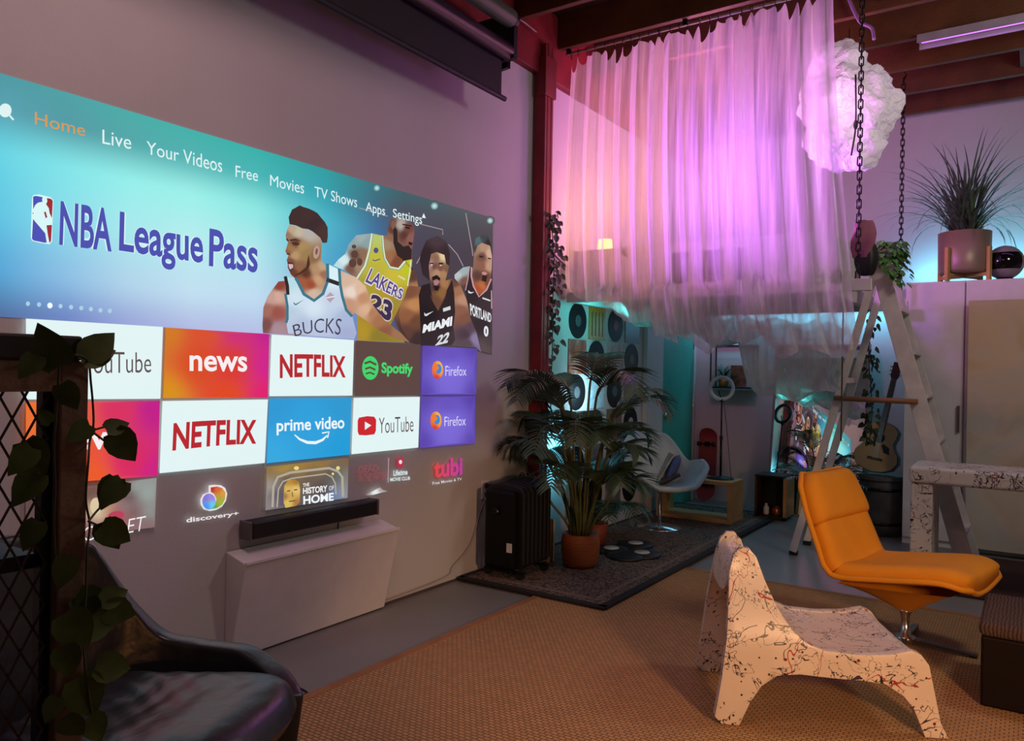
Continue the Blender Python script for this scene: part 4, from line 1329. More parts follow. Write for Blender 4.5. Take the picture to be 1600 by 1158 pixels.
MB().tube([(rx, ry, 0.785), (rx, ry, 0.83)], 0.016, 10).build('clamp', M_black, rl)
rc = V(rx, ry - 0.01, 1.285)
nrm = (CAM - rc)
nrm.z = 0
nrm.normalize()
sd = nrm.cross(V(0, 0, 1))
ring = [rc + (sd * math.cos(2 * PI * k / 40) + V(0, 0, 1) * math.sin(2 * PI * k / 40)) * 0.105 for k in range(40)]
MB().tube(ring, 0.017, 10, closed=True).build('light_ring', mat('ring_diffuser', (0.80, 0.82, 0.84), 0.4), rl, smooth=True)
ring2 = [q - nrm * 0.012 for q in ring]
MB().tube(ring2, 0.0175, 8, closed=True).build('ring_back', M_black, rl, smooth=True)
MB().box(rc + V(0, 0, -0.115), (0.03, 0.03, 0.03)).tube([rc + V(0, 0, -0.11), rc - V(0, 0, 0.02) + sd * 0.03], 0.006).build('phone_clip', M_black, rl)
MB().tube(spline([rc + V(0.02, 0, -0.12), (rx + 0.05, ry + 0.01, 0.9), (rx + 0.09, ry, 0.55), (rx + 0.10, ry + 0.02, 0.43)], 6), 0.003).build('cable', M_black, rl)

sk = thing('skateboard', 'red skateboard standing on end against the back wall behind the bench', 'skateboard', (0.22, 8.3, 0.0))
def deck_pt(u, v, d):
    # u across, v along; kicked tips
    kick = 0.05 * (max(0, abs(v) - 0.27) / 0.13) ** 2
    return V(0, d + kick, v) + V(u, 0, 0)
dk = MB()
top, bot = [], []
outline = [(0.10 * math.copysign(abs(math.cos(t)) ** 0.55, math.cos(t)), 0.40 * math.copysign(abs(math.sin(t)) ** 0.75, math.sin(t))) for t in [2 * PI * k / 40 for k in range(40)]]
def sk_fn(u, v, d):
    kick = 0.05 * (max(0, abs(v) - 0.26) / 0.14) ** 2
    y = d - kick * 1.0
    zz = 0.42 + v
    return V(0.20 + u, 8.33 - 0.0 + (zz - 0.42) * 0.10 + y - 0.02, zz)
vs, fs = [], []
NV = 64
for layer in (0.0, 0.012):
    for j in range(NV + 1):
        v_ = -0.40 + 0.80 * j / NV
        hw = 0.10 * (max(0.0, 1 - (max(0.0, abs(v_) - 0.30) / 0.1) ** 2)) ** 0.5 + 0.002
        for i in range(5):
            vs.append(sk_fn(hw * (i / 2 - 1), v_, layer))
for L_ in range(2):
    o_ = L_ * (NV + 1) * 5
    for j in range(NV):
        for i in range(4):
            fs.append((o_ + j * 5 + i, o_ + j * 5 + i + 1, o_ + (j + 1) * 5 + i + 1, o_ + (j + 1) * 5 + i))
o_ = (NV + 1) * 5
for j in range(NV):
    fs.append((j * 5, (j + 1) * 5, o_ + (j + 1) * 5, o_ + j * 5))
    fs.append((j * 5 + 4, (j + 1) * 5 + 4, o_ + (j + 1) * 5 + 4, o_ + j * 5 + 4))
dk.add(vs, fs).build('deck', mat('skate_red', '8e2a30', 0.4, vary=0.12), sk, smooth=False)
for v_ in (-0.22, 0.22):
    c_ = sk_fn(0, v_, 0)
    tr = MB().box(c_ + V(0, -0.02, 0), (0.05, 0.03, 0.05)).tube([c_ + V(-0.10, -0.045, 0), c_ + V(0.10, -0.045, 0)], 0.008, 8).build('truck', M_blackmetal, sk)
    for s in (-1, 1):
        MB().disc_lathe([(0.022, -0.018), (0.026, -0.01), (0.026, 0.01), (0.022, 0.018)], 16, c_ + V(s * 0.085, -0.045, 0), (1, 0, 0)).build('wheel', M_black, sk, smooth=True)

xa, xb = on_y(1119, 560, 8.44).x, on_y(1184, 560, 8.44).x
za, zb_ = on_y(1150, 606, 8.44).z, on_y(1150, 541, 8.44).z
ws = thing('wire_shelf', 'square black wire frame shelf on the back wall above the ring light', 'shelf', (xa, 8.44, za))
for yy in (8.44, 8.27):
    f_ = MB()
    for p0, p1 in (((xa, za), (xb, za)), ((xb, za), (xb, zb_)), ((xb, zb_), (xa, zb_)), ((xa, zb_), (xa, za))):
        f_.bar((p0[0], yy, p0[1]), (p1[0], yy, p1[1]), 0.012, 0.012)
    f_.build('square_frame', M_black, ws)
for (x_, z_) in ((xa, za), (xb, za), (xb, zb_), (xa, zb_)):
    MB().bar((x_, 8.27, z_), (x_, 8.44, z_), 0.012, 0.012).build('cross_rod', M_black, ws)
MB().box(((xa + xb) / 2, 8.355, za + 0.006), (xb - xa, 0.17, 0.008)).build('shelf_board', M_black, ws)
fy_ = 8.345
sp2 = thing('fern_pot', 'small bushy fern on the left of the black wire shelf', 'plant', (xa + 0.12, 8.345, za + 0.01))
MB().lathe([(0.045, 0.0), (0.06, 0.10), (0.05, 0.10), (0.0, 0.085)], 18, (xa + 0.12, 8.345, za + 0.011)).build('pot', mat('pot_ochre', '8a7a3a', 0.5), sp2, smooth=True)
lf = MB()
for i in range(70):
    az, el = r3.uniform(0, 2 * PI), r3.uniform(-0.1, 1.4)
    d = V(math.cos(az) * math.cos(el), math.sin(az) * math.cos(el) * 0.25, math.sin(el))
    lf.leaf((xa + 0.12, 8.345, za + 0.10), d, V(-d.x, -d.y, 1), r3.uniform(0.10, 0.20), 0.022, heart=False, droop=0.4)
lf.build('foliage', M_leaf, sp2)
cf = thing('small_canvas', 'small brown patterned canvas on the wire shelf beside the fern', 'picture', (xa + 0.27, 8.40, za + 0.01))
MB().box((xa + 0.27, 8.40, za + 0.13), (0.17, 0.02, 0.235)).build('canvas', mat('canvas_brown', '6a5038', 0.6, vary=0.7, noise_scale=22), cf)

# ------------------------------------------------------------------ loft platform hung from chains
lo = thing('loft_platform', 'raised wooden loft platform hung from the ceiling beams behind the sheer curtains', 'loft', (1.05, 6.3, 2.0))
M_loft = mat('loft_white', (0.60, 0.58, 0.57), 0.6, vary=0.05)
MB().box((1.065, 6.30, 2.075), (2.01, 1.72, 0.03)).build('deck', M_loft, lo)
for yy, x1 in ((5.43, 2.31), (7.17, 2.31)):
    MB().box((x1 / 2 + 0.03, yy, 2.02), (x1 - 0.04, 0.045, 0.08)).build('cross_joist', M_loft, lo, bevel=0.004)
MB().box((2.05, 6.3, 2.02), (0.045, 1.69, 0.08)).build('side_rail', M_loft, lo)
MB().box((0.085, 6.3, 2.02), (0.045, 1.69, 0.08)).build('side_rail', M_loft, lo)
MB().box((1.07, 5.47, 2.245), (1.98, 0.02, 0.31)).build('shade_board', M_loft, lo)  # added at the loft front to keep the lower curtain in shade
MB().box((2.06, 5.95, 2.245), (0.02, 0.94, 0.31)).build('shade_board', M_loft, lo)
tag(cush((1.1, 6.38, 2.165), (1.75, 1.40, 0.15), Matrix.Identity(3), '', None).build('mattress', mat('bedding', '7c767e', 0.9, vary=0.08), smooth=True), 'pale mattress lying on the loft platform', 'mattress')
tag(cush((0.55, 6.6, 2.34), (0.55, 0.4, 0.16), Matrix.Rotation(0.3, 3, 'Y'), '', None).build('bed_pillow', M_loft, smooth=True), 'pale pillow on the loft mattress near the wall', 'pillow')

# small warm lamp and pots at the left front corner of the loft
tl = thing('loft_lamp', 'small glowing yellow lamp at the left end of the loft behind the curtain', 'lamp', (0.29, 5.60, 2.09))
MB().lathe([(0.05, 2.09), (0.05, 2.11), (0.012, 2.13), (0.012, 2.22)], 16, (0.29, 5.60, 0)).build('base', M_wood, tl, smooth=True)
MB().lathe([(0.045, 2.22), (0.085, 2.24), (0.055, 2.50), (0.0, 2.50)], 20, (0.29, 5.60, 0)).build('lamp_shade', emis('lamp_glow_yellow', (1.0, 0.62, 0.16), 2.2), tl, smooth=True)
wp_ = thing('white_planter', 'small white planter at the left front corner of the loft', 'planter', (0.56, 5.52, 2.09))
MB().lathe([(0.06, 2.09), (0.08, 2.21), (0.07, 2.21), (0.065, 2.18), (0, 2.18)], 20, (0.56, 5.52, 0)).build('pot', M_white, wp_, smooth=True)
lf = MB()
for i in range(26):
    az = r3.uniform(0, 2 * PI)
    lf.leaf((0.56, 5.52, 2.18), (math.cos(az) * 0.5, math.sin(az) * 0.5, 1), (math.cos(az), math.sin(az), 0.3), r3.uniform(0.12, 0.3), 0.02, heart=False)
lf.build('foliage', M_leaf, wp_)
# dark panels propped on the front board
for i, (px, w_) in enumerate(((1062, 0.12), (1113, 0.15), (1160, 0.07))):
    q = on_y(px, 417, 5.44)
    t = thing('dark_picture', 'dark picture on the loft front board behind the curtain, ' + ('leftmost of three', 'widest, middle of three', 'narrow, rightmost of three')[i], 'picture', (q.x, 5.45, 2.1), 0, 'dark panels on the loft guard board')
    MB().box((q.x, 5.452, 2.215), (w_, 0.014, 0.22)).build('canvas', mat('print_dark', '1e1822', 0.5, vary=0.3), t)
    MB().box((q.x, 5.455, 2.09), (w_ * 0.5, 0.008, 0.03)).build('clip', M_blackmetal, t)

# chains
def chain(name, top, bot, label):
    t = thing(name, label, 'chain', top, 0, 'loft chains')
    top, bot = Vector(top), Vector(bot)
    n = int((top - bot).length / 0.046)
    mb = MB()
    for i in range(n):
        c_ = top.lerp(bot, (i + 0.5) / n)
        ax = V(1, 0.3, 0).normalized() if i % 2 else V(-0.3, 1, 0).normalized()
        pts = [c_ + ax * (0.014 * math.cos(a)) + V(0, 0, 1) * (0.014 * math.sin(a) + (0.0185 if math.sin(a) > 0 else -0.0185)) for a in [2 * PI * k / 10 + 0.1 for k in range(10)]]
        mb.tube(pts, 0.0048, 5, closed=True)
    mb.build('links', mat('chain_iron', '2e2a2e', 0.4, 0.8), t, smooth=True)
    MB().tube([top + V(0, 0, 0.05), top + V(0.02, 0, 0.03), top + V(0, 0, -0.01)], 0.007, 6).build('ceiling_hook', M_blackmetal, t)
c1 = on_y(1346, 92, 5.43)
chain('chain', (c1.x, 5.43, 3.93), (on_y(1340, 440, 5.43).x, 5.43, 2.06), 'black chain in front of the white cloud lamp, at the front loft corner')
c2 = on_y(1411, 182, 7.17)
chain('chain', (c2.x, 7.17, 3.93), (c2.x, 7.17, 2.06), 'black chain hanging against the back wall at the rear loft corner')

# ------------------------------------------------------------------ sheer curtains on a rod under the joist
ROD_Y, ROD_Z = 5.22, 3.915
rod = thing('curtain_rod', 'thin curtain rod fixed under the joist over the loft front', 'curtain rod', (0.2, ROD_Y, ROD_Z))
MB().tube([(0.12, ROD_Y, ROD_Z), (2.16, ROD_Y, ROD_Z)], 0.010, 10).build('rod', mat('rod_cream', '9a8c84', 0.4), rod, smooth=True)
for x in (0.14, 1.1, 2.06):
    MB().box((x, ROD_Y, ROD_Z + 0.02), (0.03, 0.03, 0.045)).build('bracket', M_blackmetal, rod)


def sheer_mat(name, tint, op):
    m, nt, b = node_mat(name)
    out = nt.nodes['Material Output']
    nt.nodes.remove(b)
    tr = nt.nodes.new('ShaderNodeBsdfTransparent')
    df = nt.nodes.new('ShaderNodeBsdfDiffuse')
    df.inputs[0].default_value = (*tint, 1)
    tl_ = nt.nodes.new('ShaderNodeBsdfTranslucent')
    tl_.inputs[0].default_value = (*tint, 1)
    gl = nt.nodes.new('ShaderNodeBsdfGlossy')
    gl.inputs['Roughness'].default_value = 0.25
    m1 = nt.nodes.new('ShaderNodeMixShader')
    m1.inputs[0].default_value = 0.55
    nt.links.new(df.outputs[0], m1.inputs[1])
    nt.links.new(tl_.outputs[0], m1.inputs[2])
    m1b = nt.nodes.new('ShaderNodeMixShader')
    m1b.inputs[0].default_value = 0.04
    nt.links.new(m1.outputs[0], m1b.inputs[1])
    nt.links.new(gl.outputs[0], m1b.inputs[2])
    lw_ = nt.nodes.new('ShaderNodeLayerWeight')
    lw_.inputs[0].default_value = 0.35
    n_ = tex_noise(nt, 26, 3)
    mp_ = nt.nodes.new('ShaderNodeMapping')
    mp_.inputs['Scale'].default_value = (1.0, 0.5, 0.03)
    src = n_.inputs['Vector'].links[0].from_socket
    nt.links.new(src, mp_.inputs['Vector'])
    nt.links.new(mp_.outputs['Vector'], n_.inputs['Vector'])
    f = math_node(nt, 'ADD', math_node(nt, 'MULTIPLY', lw_.outputs['Facing'], 0.45), math_node(nt, 'ADD', math_node(nt, 'MULTIPLY', n_.outputs['Fac'], 1.1), op - 0.55), clamp=True)
    m2 = nt.nodes.new('ShaderNodeMixShader')
    nt.links.new(f, m2.inputs[0])
    nt.links.new(tr.outputs[0], m2.inputs[1])
    nt.links.new(m1b.outputs[0], m2.inputs[2])
    nt.links.new(m2.outputs[0], out.inputs['Surface'])
    return m


M_sheer = sheer_mat('sheer_cloth', (0.88, 0.84, 0.86), 0.56)
M_film = sheer_mat('iridescent_film', (0.62, 0.64, 0.64), 0.50)

BOT = [(0, 2.02), (0.10, 1.98), (0.22, 1.86), (0.36, 1.72), (0.50, 1.60), (0.60, 1.64), (0.70, 1.70), (0.74, 1.58), (0.85, 1.56), (1.0, 1.60)]


def sheer_fn(seed, yoff, freq, amp):
    def pos(u, v):
        # u along the rod, v 0 top .. 1 bottom
        xt, xb_ = lerp(0.16, 2.10, u), lerp(0.14, 2.28, u)
        zb0 = interp(u, BOT) + 0.035 * math.sin(u * 40 + seed)
        hook = abs(math.sin(PI * u * 26))
        zt = 3.90 - 0.13 * hook * (0.55 + 0.45 * math.sin(u * 31 + seed)) - 0.02
        z = lerp(zt, zb0, v)
        e = v ** 1.2
        x = lerp(xt, xb_, e)
        f = (math.sin(u * freq * 2 * PI + seed) + 0.55 * math.sin(u * freq * 4.7 + seed * 2 + v * 0.8) + 0.5 * mnoise.noise((u * 16, v * 1.5, seed))) * amp
        y = ROD_Y + yoff + f * (0.45 + 0.75 * v)
        x += 0.35 * amp * math.cos(u * freq * 4 * PI + seed)
        # below the deck the cloth swings back under it
        if z < 2.05:
            k_ = (2.05 - z)
            y += 0.9 * k_ * k_ + 0.05 * math.sin(u * 19 + seed)
            x += 0.06 * k_ * math.sin(u * 23 + seed)
        else:
            y -= 0.05 * math.sin(PI * min(1, (z - 2.05) / 1.8))
        return V(x, y, z)
    return pos


ring_m = mat('curtain_hook_black', '1c161a', 0.4, 0.4)
for i, (u0, u1, nm, fq) in enumerate(((0.0, 0.42, 'sheer white curtain panel at the left, nearest the red post', 15), (0.36, 0.74, 'middle sheer white curtain panel, brightest with purple light', 17), (0.68, 1.0, 'right sheer white curtain panel, beside the cloud lamp', 13))):
    fn = sheer_fn(1.3 + 2.1 * i, -0.02 * i, fq, 0.026)
    cp = thing('sheer_curtain', nm, 'curtain', (lerp(0.16, 2.10, (u0 + u1) / 2), ROD_Y, 3.9), 0, 'sheer curtains round the loft')
    MB().grid(lambda u, v: fn(lerp(u0, u1, u), v), 110, 46).build('cloth', M_sheer, cp, smooth=True)
    k0, k1 = math.ceil(u0 * 26), math.floor(u1 * 26)
    for k in range(k0, k1 + 1):
        p = fn(k / 26, 0)
        MB().tube([V(p.x, ROD_Y, ROD_Z) + V(0, 0.018 * math.cos(a), 0.018 * math.sin(a)) for a in [2 * PI * j / 10 for j in range(10)]], 0.003, 5, closed=True).tube([(p.x, ROD_Y, ROD_Z - 0.018), (p.x, p.y, p.z - 0.01)], 0.003, 5).build('curtain_hook', ring_m, cp)


# lower film draped under the loft
def film(u, v):
    x = lerp(0.35, 2.02, u)
    sag = interp(u, [(0, 0.10), (0.3, 0.22), (0.55, 0.34), (0.62, 0.34), (0.66, 0.68), (0.82, 0.74), (1.0, 0.66)])
    y = lerp(5.52, 6.22, v)
    z = 1.97 - sag * math.sin(PI * (0.04 + 0.92 * v)) ** 0.7 + 0.03 * math.sin(u * 33 + v * 3) + 0.03 * mnoise.noise((u * 9, v * 5, 3.1))
    return V(x + 0.03 * math.sin(v * 9 + u * 14), y, z)


fl = MB().grid(film, 70, 24).build('draped_film', M_film, smooth=True)
tag(fl, 'grey translucent film sagging under the loft behind the sheer curtains', 'drape')

# ------------------------------------------------------------------ cloud lamp
rc_ = random.Random(21)
cb = bmesh.new()
cloud_shift = V(-0.09, 0, 0.02)
blobs = [((2.10, 6.05, 3.42), 0.30), ((2.06, 6.02, 3.70), 0.20), ((2.20, 6.05, 3.55), 0.17), ((2.33, 6.05, 3.34), 0.20), ((2.12, 6.05, 3.16), 0.26), ((2.22, 6.0, 3.06), 0.18), ((2.00, 6.1, 3.5), 0.24), ((2.02, 6.1, 3.2), 0.24)]
for _ in range(34):
    q_, r_ = blobs[rc_.randrange(8)]
    d_ = V(rc_.gauss(0, 1), rc_.gauss(0, 1), rc_.gauss(0, 1)).normalized()
    blobs.append((tuple(V(*q_) + d_ * r_ * 0.9), rc_.uniform(0.06, 0.12)))
for c_, r_ in blobs:
    bmesh.ops.create_icosphere(cb, subdivisions=4 if r_ > 0.15 else 3, radius=r_, matrix=Matrix.Translation(V(*c_)))
for v_ in cb.verts:
    co = v_.co
    n1 = mnoise.fractal(co * 4.2, 1.0, 2.0, 5)
    n2 = mnoise.turbulence(co * 9, 4, False)
    cen = min(blobs, key=lambda q: (Vector(q[0]) - co).length - q[1])
    d = (co - Vector(cen[0])).normalized()
    v_.co = co + d * (0.035 * n1 + 0.05 * (n2 - 0.5))
me = bpy.data.meshes.new('cotton')
cb.to_mesh(me)
cb.free()
for p_ in me.polygons:
    p_.use_smooth = True
mc, nt, b = node_mat('cotton_wool')
nz = tex_noise(nt, 16, 6, distort=0.6)
nt.links.new(ramp(nt, nz.outputs['Fac'], [(0.25, (0.72, 0.70, 0.74)), (0.7, (0.92, 0.90, 0.92))]), b.inputs['Base Color'])
b.inputs['Roughness'].default_value = 1.0
b.inputs['Emission Color'].default_value = (0.95, 0.66, 0.90, 1)
b.inputs['Emission Strength'].default_value = 0.15
bp = nt.nodes.new('ShaderNodeBump')
bp.inputs['Strength'].default_value = 1.0
bp.inputs['Distance'].default_value = 0.05
nt.links.new(nz.outputs['Fac'], bp.inputs['Height'])
nt.links.new(bp.outputs['Normal'], b.inputs['Normal'])
me.materials.append(mc)
me.transform(Matrix.Translation(cloud_shift))
clo = bpy.data.objects.new('cloud_lamp', me)
COL.objects.link(clo)
WORLD_OF['cloud_lamp'] = V(0, 0, 0)
tag(clo, 'fluffy white cotton cloud lamp glowing pink beside the loft curtains', 'lamp')
MB().tube([(2.05, 6.0, 3.7), (2.05, 6.0, 3.96)], 0.004).build('hanging_cord', M_black, clo)
pc_ = on_y(1337, 195, 5.72)
pe_ = on_y(1330, 243, 5.72)
MB().tube(spline([(pc_.x - 0.01, 5.74, 3.52), (pc_.x, 5.72, pc_.z), (pe_.x, 5.72, pe_.z)], 5), 0.006).ball(pc_, (0.016, 0.016, 0.035)).build('inline_switch', M_black, clo, smooth=True)
light('cloud_front_light', 'POINT', (2.02, 5.55, 3.35), (1.0, 0.45, 0.95), 4, 0.08)  # unseen pink light in front of the cloud, outside the cotton

# purple LED batten on a joist, and hanging cable
q0 = on_y(1352, 90, 6.42)
q0.x = 2.46
le = thing('led_batten', 'purple glowing LED strip light fixed under a ceiling joist', 'strip light', (3.5, 6.42, 3.93))
MB().box((3.55, 6.42, 3.938), (2.2, 0.16, 0.022)).build('housing', mat('batten_white', '9a8c9a', 0.5), le)
MB().box((3.55, 6.42, 3.922), (2.16, 0.045, 0.012)).build('diffuser', emis('led_purple', (0.62, 0.20, 0.95), 1.3), le)
MB().bar((2.45, 6.345, 3.915), (4.65, 6.345, 3.915), 0.012, 0.05).build('side_lip', mat('batten_white', '', 0.5), le)
MB().bar((2.45, 6.495, 3.915), (4.65, 6.495, 3.915), 0.012, 0.05).build('side_lip', mat('batten_white', '', 0.5), le)
light('led_batten_light', 'AREA', (3.55, 6.42, 3.905), (0.66, 0.25, 1.0), 3, 2.1, 0.05, target=(3.55, 6.42, 0))
tag(MB().tube(spline([on_y(1322, -12, 5.75), on_y(1335, 18, 5.75), on_y(1345, 35, 5.75), on_y(1362, 44, 5.75), on_y(1366, 62, 5.75)], 6), 0.012, 8).build('purple_cable', mat('cable_lilac', '8c6a9a', 0.5), smooth=True),
    'lilac cable hanging in a loop from the ceiling joists above the cloud lamp', 'hanging cable')
pw = [on_x(763, -5, 0.10), on_x(790, 18, 0.10), on_x(815, 32, 0.10), on_x(838, 50, 0.10)]
tag(MB().tube(spline(pw, 5), 0.006).build('ceiling_wire', mat('wire_cream', '9a8a84', 0.5), smooth=True), 'thin pale wire running along the red beam towards the post', 'wire')
pw = [on_x(848, 375, 0.03), on_x(870, 402, 0.02), on_x(895, 425, 0.02), on_x(908, 432, 0.02)]
tag(MB().tube(spline(pw, 5) + [on_x(909, 470, 0.02)], 0.009).build('wall_cable', mat('cable_grey', '6a6264', 0.6), smooth=True), 'grey cable sagging across the wall from the red post to the loft', 'wire')

# cyan LED strip along the back wall
ls = thing('led_strip', 'thin cyan LED strip along the back wall under the loft', 'strip light', (1.25, 8.44, 2.05))
MB().box((1.25, 8.435, 2.15), (2.0, 0.02, 0.02)).build('strip', emis('led_cyan', (0.15, 0.75, 0.95), 1.6), ls)

# ------------------------------------------------------------------ ivy strands
def ivy(name, pts, label, n, spread, size, rng, cat='vine', group=None, mleaf=None, flat=None):
    t = thing(name, label, cat, pts[0], 0, group)
    cv = spline(pts, 10)
    MB().tube(cv, 0.004, 5).build('stem', M_stem, t)
    lf_ = MB()
    for i in range(n):
        p_ = cv[int(rng.random() * (len(cv) - 1))]
        a_ = rng.uniform(0, 2 * PI)
        off = V(math.cos(a_), math.sin(a_), rng.uniform(-0.4, 0.5)) * spread * rng.uniform(0.2, 1)
        if flat is not None:
            off.x = abs(off.x) * flat
        d_ = V(off.x, off.y, off.z - 0.05) + V(rng.uniform(-.02, .02), rng.uniform(-.02, .02), -0.02)
        lf_.leaf(p_ + off, d_, V(1, -0.6, 0.5), size * rng.uniform(0.7, 1.2), size * rng.uniform(0.7, 1.0))
    lf_.build('leaves', mleaf or M_ivy, t)
    return t


M_ivyd = mat('ivy_dark', '2e3326', 0.5, vary=0.4, noise_scale=30)
ivy('ivy_strand', [(0.13, 5.0, 2.62), (0.14, 5.05, 2.3), (0.13, 5.06, 2.0), (0.14, 5.05, 1.5)], 'dark ivy strand trailing down the red post above the palm', 130, 0.085, 0.055, r3, mleaf=M_ivyd)
ivy('ivy_strand', [(0.10, 5.12, 1.6), (0.10, 5.10, 1.25), (0.09, 5.14, 0.95)], 'sparse ivy strand low beside the red post behind the palm', 30, 0.07, 0.05, r3, mleaf=M_ivyd)
xi = on_y(1362, 520, 7.05)
ivy('ivy_strand', [(xi.x, 7.05, 1.98), (xi.x - 0.02, 7.05, 1.6), (xi.x + 0.01, 7.05, 1.2), (xi.x, 7.05, 0.85)], 'green ivy strand hanging from the loft edge in front of the guitar', 95, 0.06, 0.055, r3)

# ------------------------------------------------------------------ step ladder
LYn, LYf = 6.30, 6.74
ap = V(2.23, 0, 2.24)
lfx = on_y(1240, 857, LYn).x
rfx = 2.84
la = thing('step_ladder', 'tall white wooden step ladder standing beside the loft', 'ladder', (2.2, 6.5, 0))
M_lad = mat('ladder_white', 'cec4c0', 0.5, vary=0.10, noise_scale=12)
for yy in (LYn, LYf):
    MB().bar((lfx, yy - 0.02 * (yy == LYn), 0.03), (ap.x - 0.035, yy, ap.z - 0.05), 0.03, 0.055, up=(1, 0, 0)).build('rear_leg', M_lad, la, bevel=0.003)
    MB().box((lfx, yy, 0.0175), (0.06, 0.045, 0.035)).build('foot_cap', M_black, la)
    MB().bar((rfx, yy, 0.034), (ap.x, yy, ap.z), 0.032, 0.115, up=(1, 0, 0)).build('front_rail', M_lad, la, bevel=0.003)
for i in range(1, 7):
    t_ = i / 7
    x_ = lerp(rfx, ap.x, t_)
    z_ = lerp(0, ap.z, t_)
    MB().box((x_ + 0.015, (LYn + LYf) / 2, z_), (0.115, LYf - LYn - 0.03, 0.022)).build('step', M_lad, la, bevel=0.003)
MB().box((ap.x, (LYn + LYf) / 2, ap.z + 0.005), (0.20, LYf - LYn + 0.06, 0.03)).build('top_cap', M_lad, la, bevel=0.004)
pA, pB = on_y(1303, 622, LYn - 0.05), on_y(1434, 628, LYn - 0.05)
MB().tube([pA, pB], 0.020, 10).build('wooden_bar', mat('bar_brown', '8a5a38', 0.5, vary=0.2), la, smooth=True)
for t_ in (0.28, 0.62):
    MB().bar((lerp(lfx, ap.x, t_), LYn, ap.z * t_), (lerp(lfx, ap.x, t_), LYf, ap.z * t_), 0.02, 0.04).build('rear_brace', M_lad, la)
pcd = on_y(1352, 545, 6.05)
tag(MB().tube([(2.05, 5.95, 1.985), (2.05, 5.95, 0.95)], 0.006, 6).build('pull_cord', mat('cord_brown', '4a3428', 0.7)), 'thin brown pull cord hanging from the loft between the ladder legs', 'hanging cord')
# potted trailing plant on the ladder top
hp_ = thing('trailing_plant', 'bright green trailing plant in a pink pot on top of the ladder', 'plant', (2.24, 6.42, 2.265))
MB().lathe([(0.05, 2.265), (0.07, 2.385), (0.062, 2.385), (0.058, 2.36), (0, 2.36)], 20, (2.22, 6.42, 0)).build('pot', mat('pot_pink', 'c08c98', 0.45), hp_, smooth=True)
lf = MB()
M_bright = mat('fresh_leaf', '4c8238', 0.5, vary=0.35, noise_scale=30)
for i in range(330):
    a_ = r3.uniform(0, 2 * PI)
    fall = r3.random()
    rr_ = 0.06 + 0.06 * r3.random()
    p_ = V(2.27 + rr_ * 1.25 * math.cos(a_) + 0.03 * fall, 6.36 + rr_ * math.sin(a_) - 0.06, 2.43 - 0.34 * fall * (0.4 + 0.6 * max(0, math.cos(a_ + 0.6))))
    lf.leaf(p_, (math.cos(a_) * 0.6, math.sin(a_) * 0.6, -0.6), (math.cos(a_), math.sin(a_), 0.5), 0.045, 0.036)
lf.build('foliage', M_bright, hp_)
# pink scarf and dark bag tied at the front chain
sc_ = on_y(1347, 372, 5.55)
def pinkf(u, v):
    a_ = 2 * PI * u
    r_ = 0.06 * (0.6 + 0.5 * math.sin(PI * (0.1 + 0.85 * v))) + 0.02 * math.sin(3 * a_ + 5 * v)
    return V(sc_.x + r_ * math.cos(a_), 5.58 + r_ * 0.6 * math.sin(a_), sc_.z + 0.12 - 0.25 * v)
tag(MB().grid(pinkf, 24, 12, close_u=True).build('pink_scarf', mat('pink_cloth', '94566c', 0.85, vary=0.2), smooth=True), 'crumpled pink scarf bunched beside the front loft chain', 'scarf')
def bagk(u, v):
    a_ = 2 * PI * u
    r_ = 0.07 * (math.sin(PI * (0.12 + 0.8 * v)) ** 0.5) + 0.008 * math.sin(4 * a_)
    return V(sc_.x + 0.02 + r_ * math.cos(a_), 5.60 + r_ * 0.7 * math.sin(a_), 2.10 + 0.22 * (1 - v))
tag(MB().grid(bagk, 20, 10, close_u=True).build('black_pouch', M_black, smooth=True), 'small black pouch on the loft corner under the pink scarf', 'pouch')

# ------------------------------------------------------------------ leaning mirror, low cabinet, guitar
mxl, mxr = on_y(1207, 650, 8.15).x, on_y(1351, 650, 8.15).x
mw = mxr - mxl
mi = thing('leaning_mirror', 'tall mirror leaning on the back wall, reflecting the projected menu', 'mirror', ((mxl + mxr) / 2, 8.02, 0.0), math.radians(-1.6))
tilt = math.radians(9)
RM = Matrix.Rotation(-tilt, 3, 'X')
mh = 1.75
mm, nt, b = node_mat('mirror_glass')
b.inputs['Base Color'].default_value = (0.88, 0.88, 0.88, 1)
b.inputs['Metallic'].default_value = 1.0
b.inputs['Roughness'].default_value = 0.01
MB().box(RM @ V(0, 0, mh / 2), (mw, 0.008, mh), RM).build('glass', mm, mi, world=False)
MB().box(RM @ V(0, 0.018, mh / 2), (mw + 0.02, 0.022, mh + 0.02), RM).build('backing_board', mat('backing_grey', '6e6a6c', 0.7), mi, world=False)
fm = MB()
for s in (-1, 1):
    fm.box(RM @ V(s * (mw / 2 + 0.008), 0.004, mh / 2), (0.02, 0.04, mh + 0.03), RM)
fm.box(RM @ V(0, 0.004, mh), (mw, 0.04, 0.02), RM).box(RM @ V(0, 0.004, 0.012), (mw, 0.04, 0.02), RM)
fm.build('frame', mat('frame_grey', '8c8682', 0.5), mi, world=False)

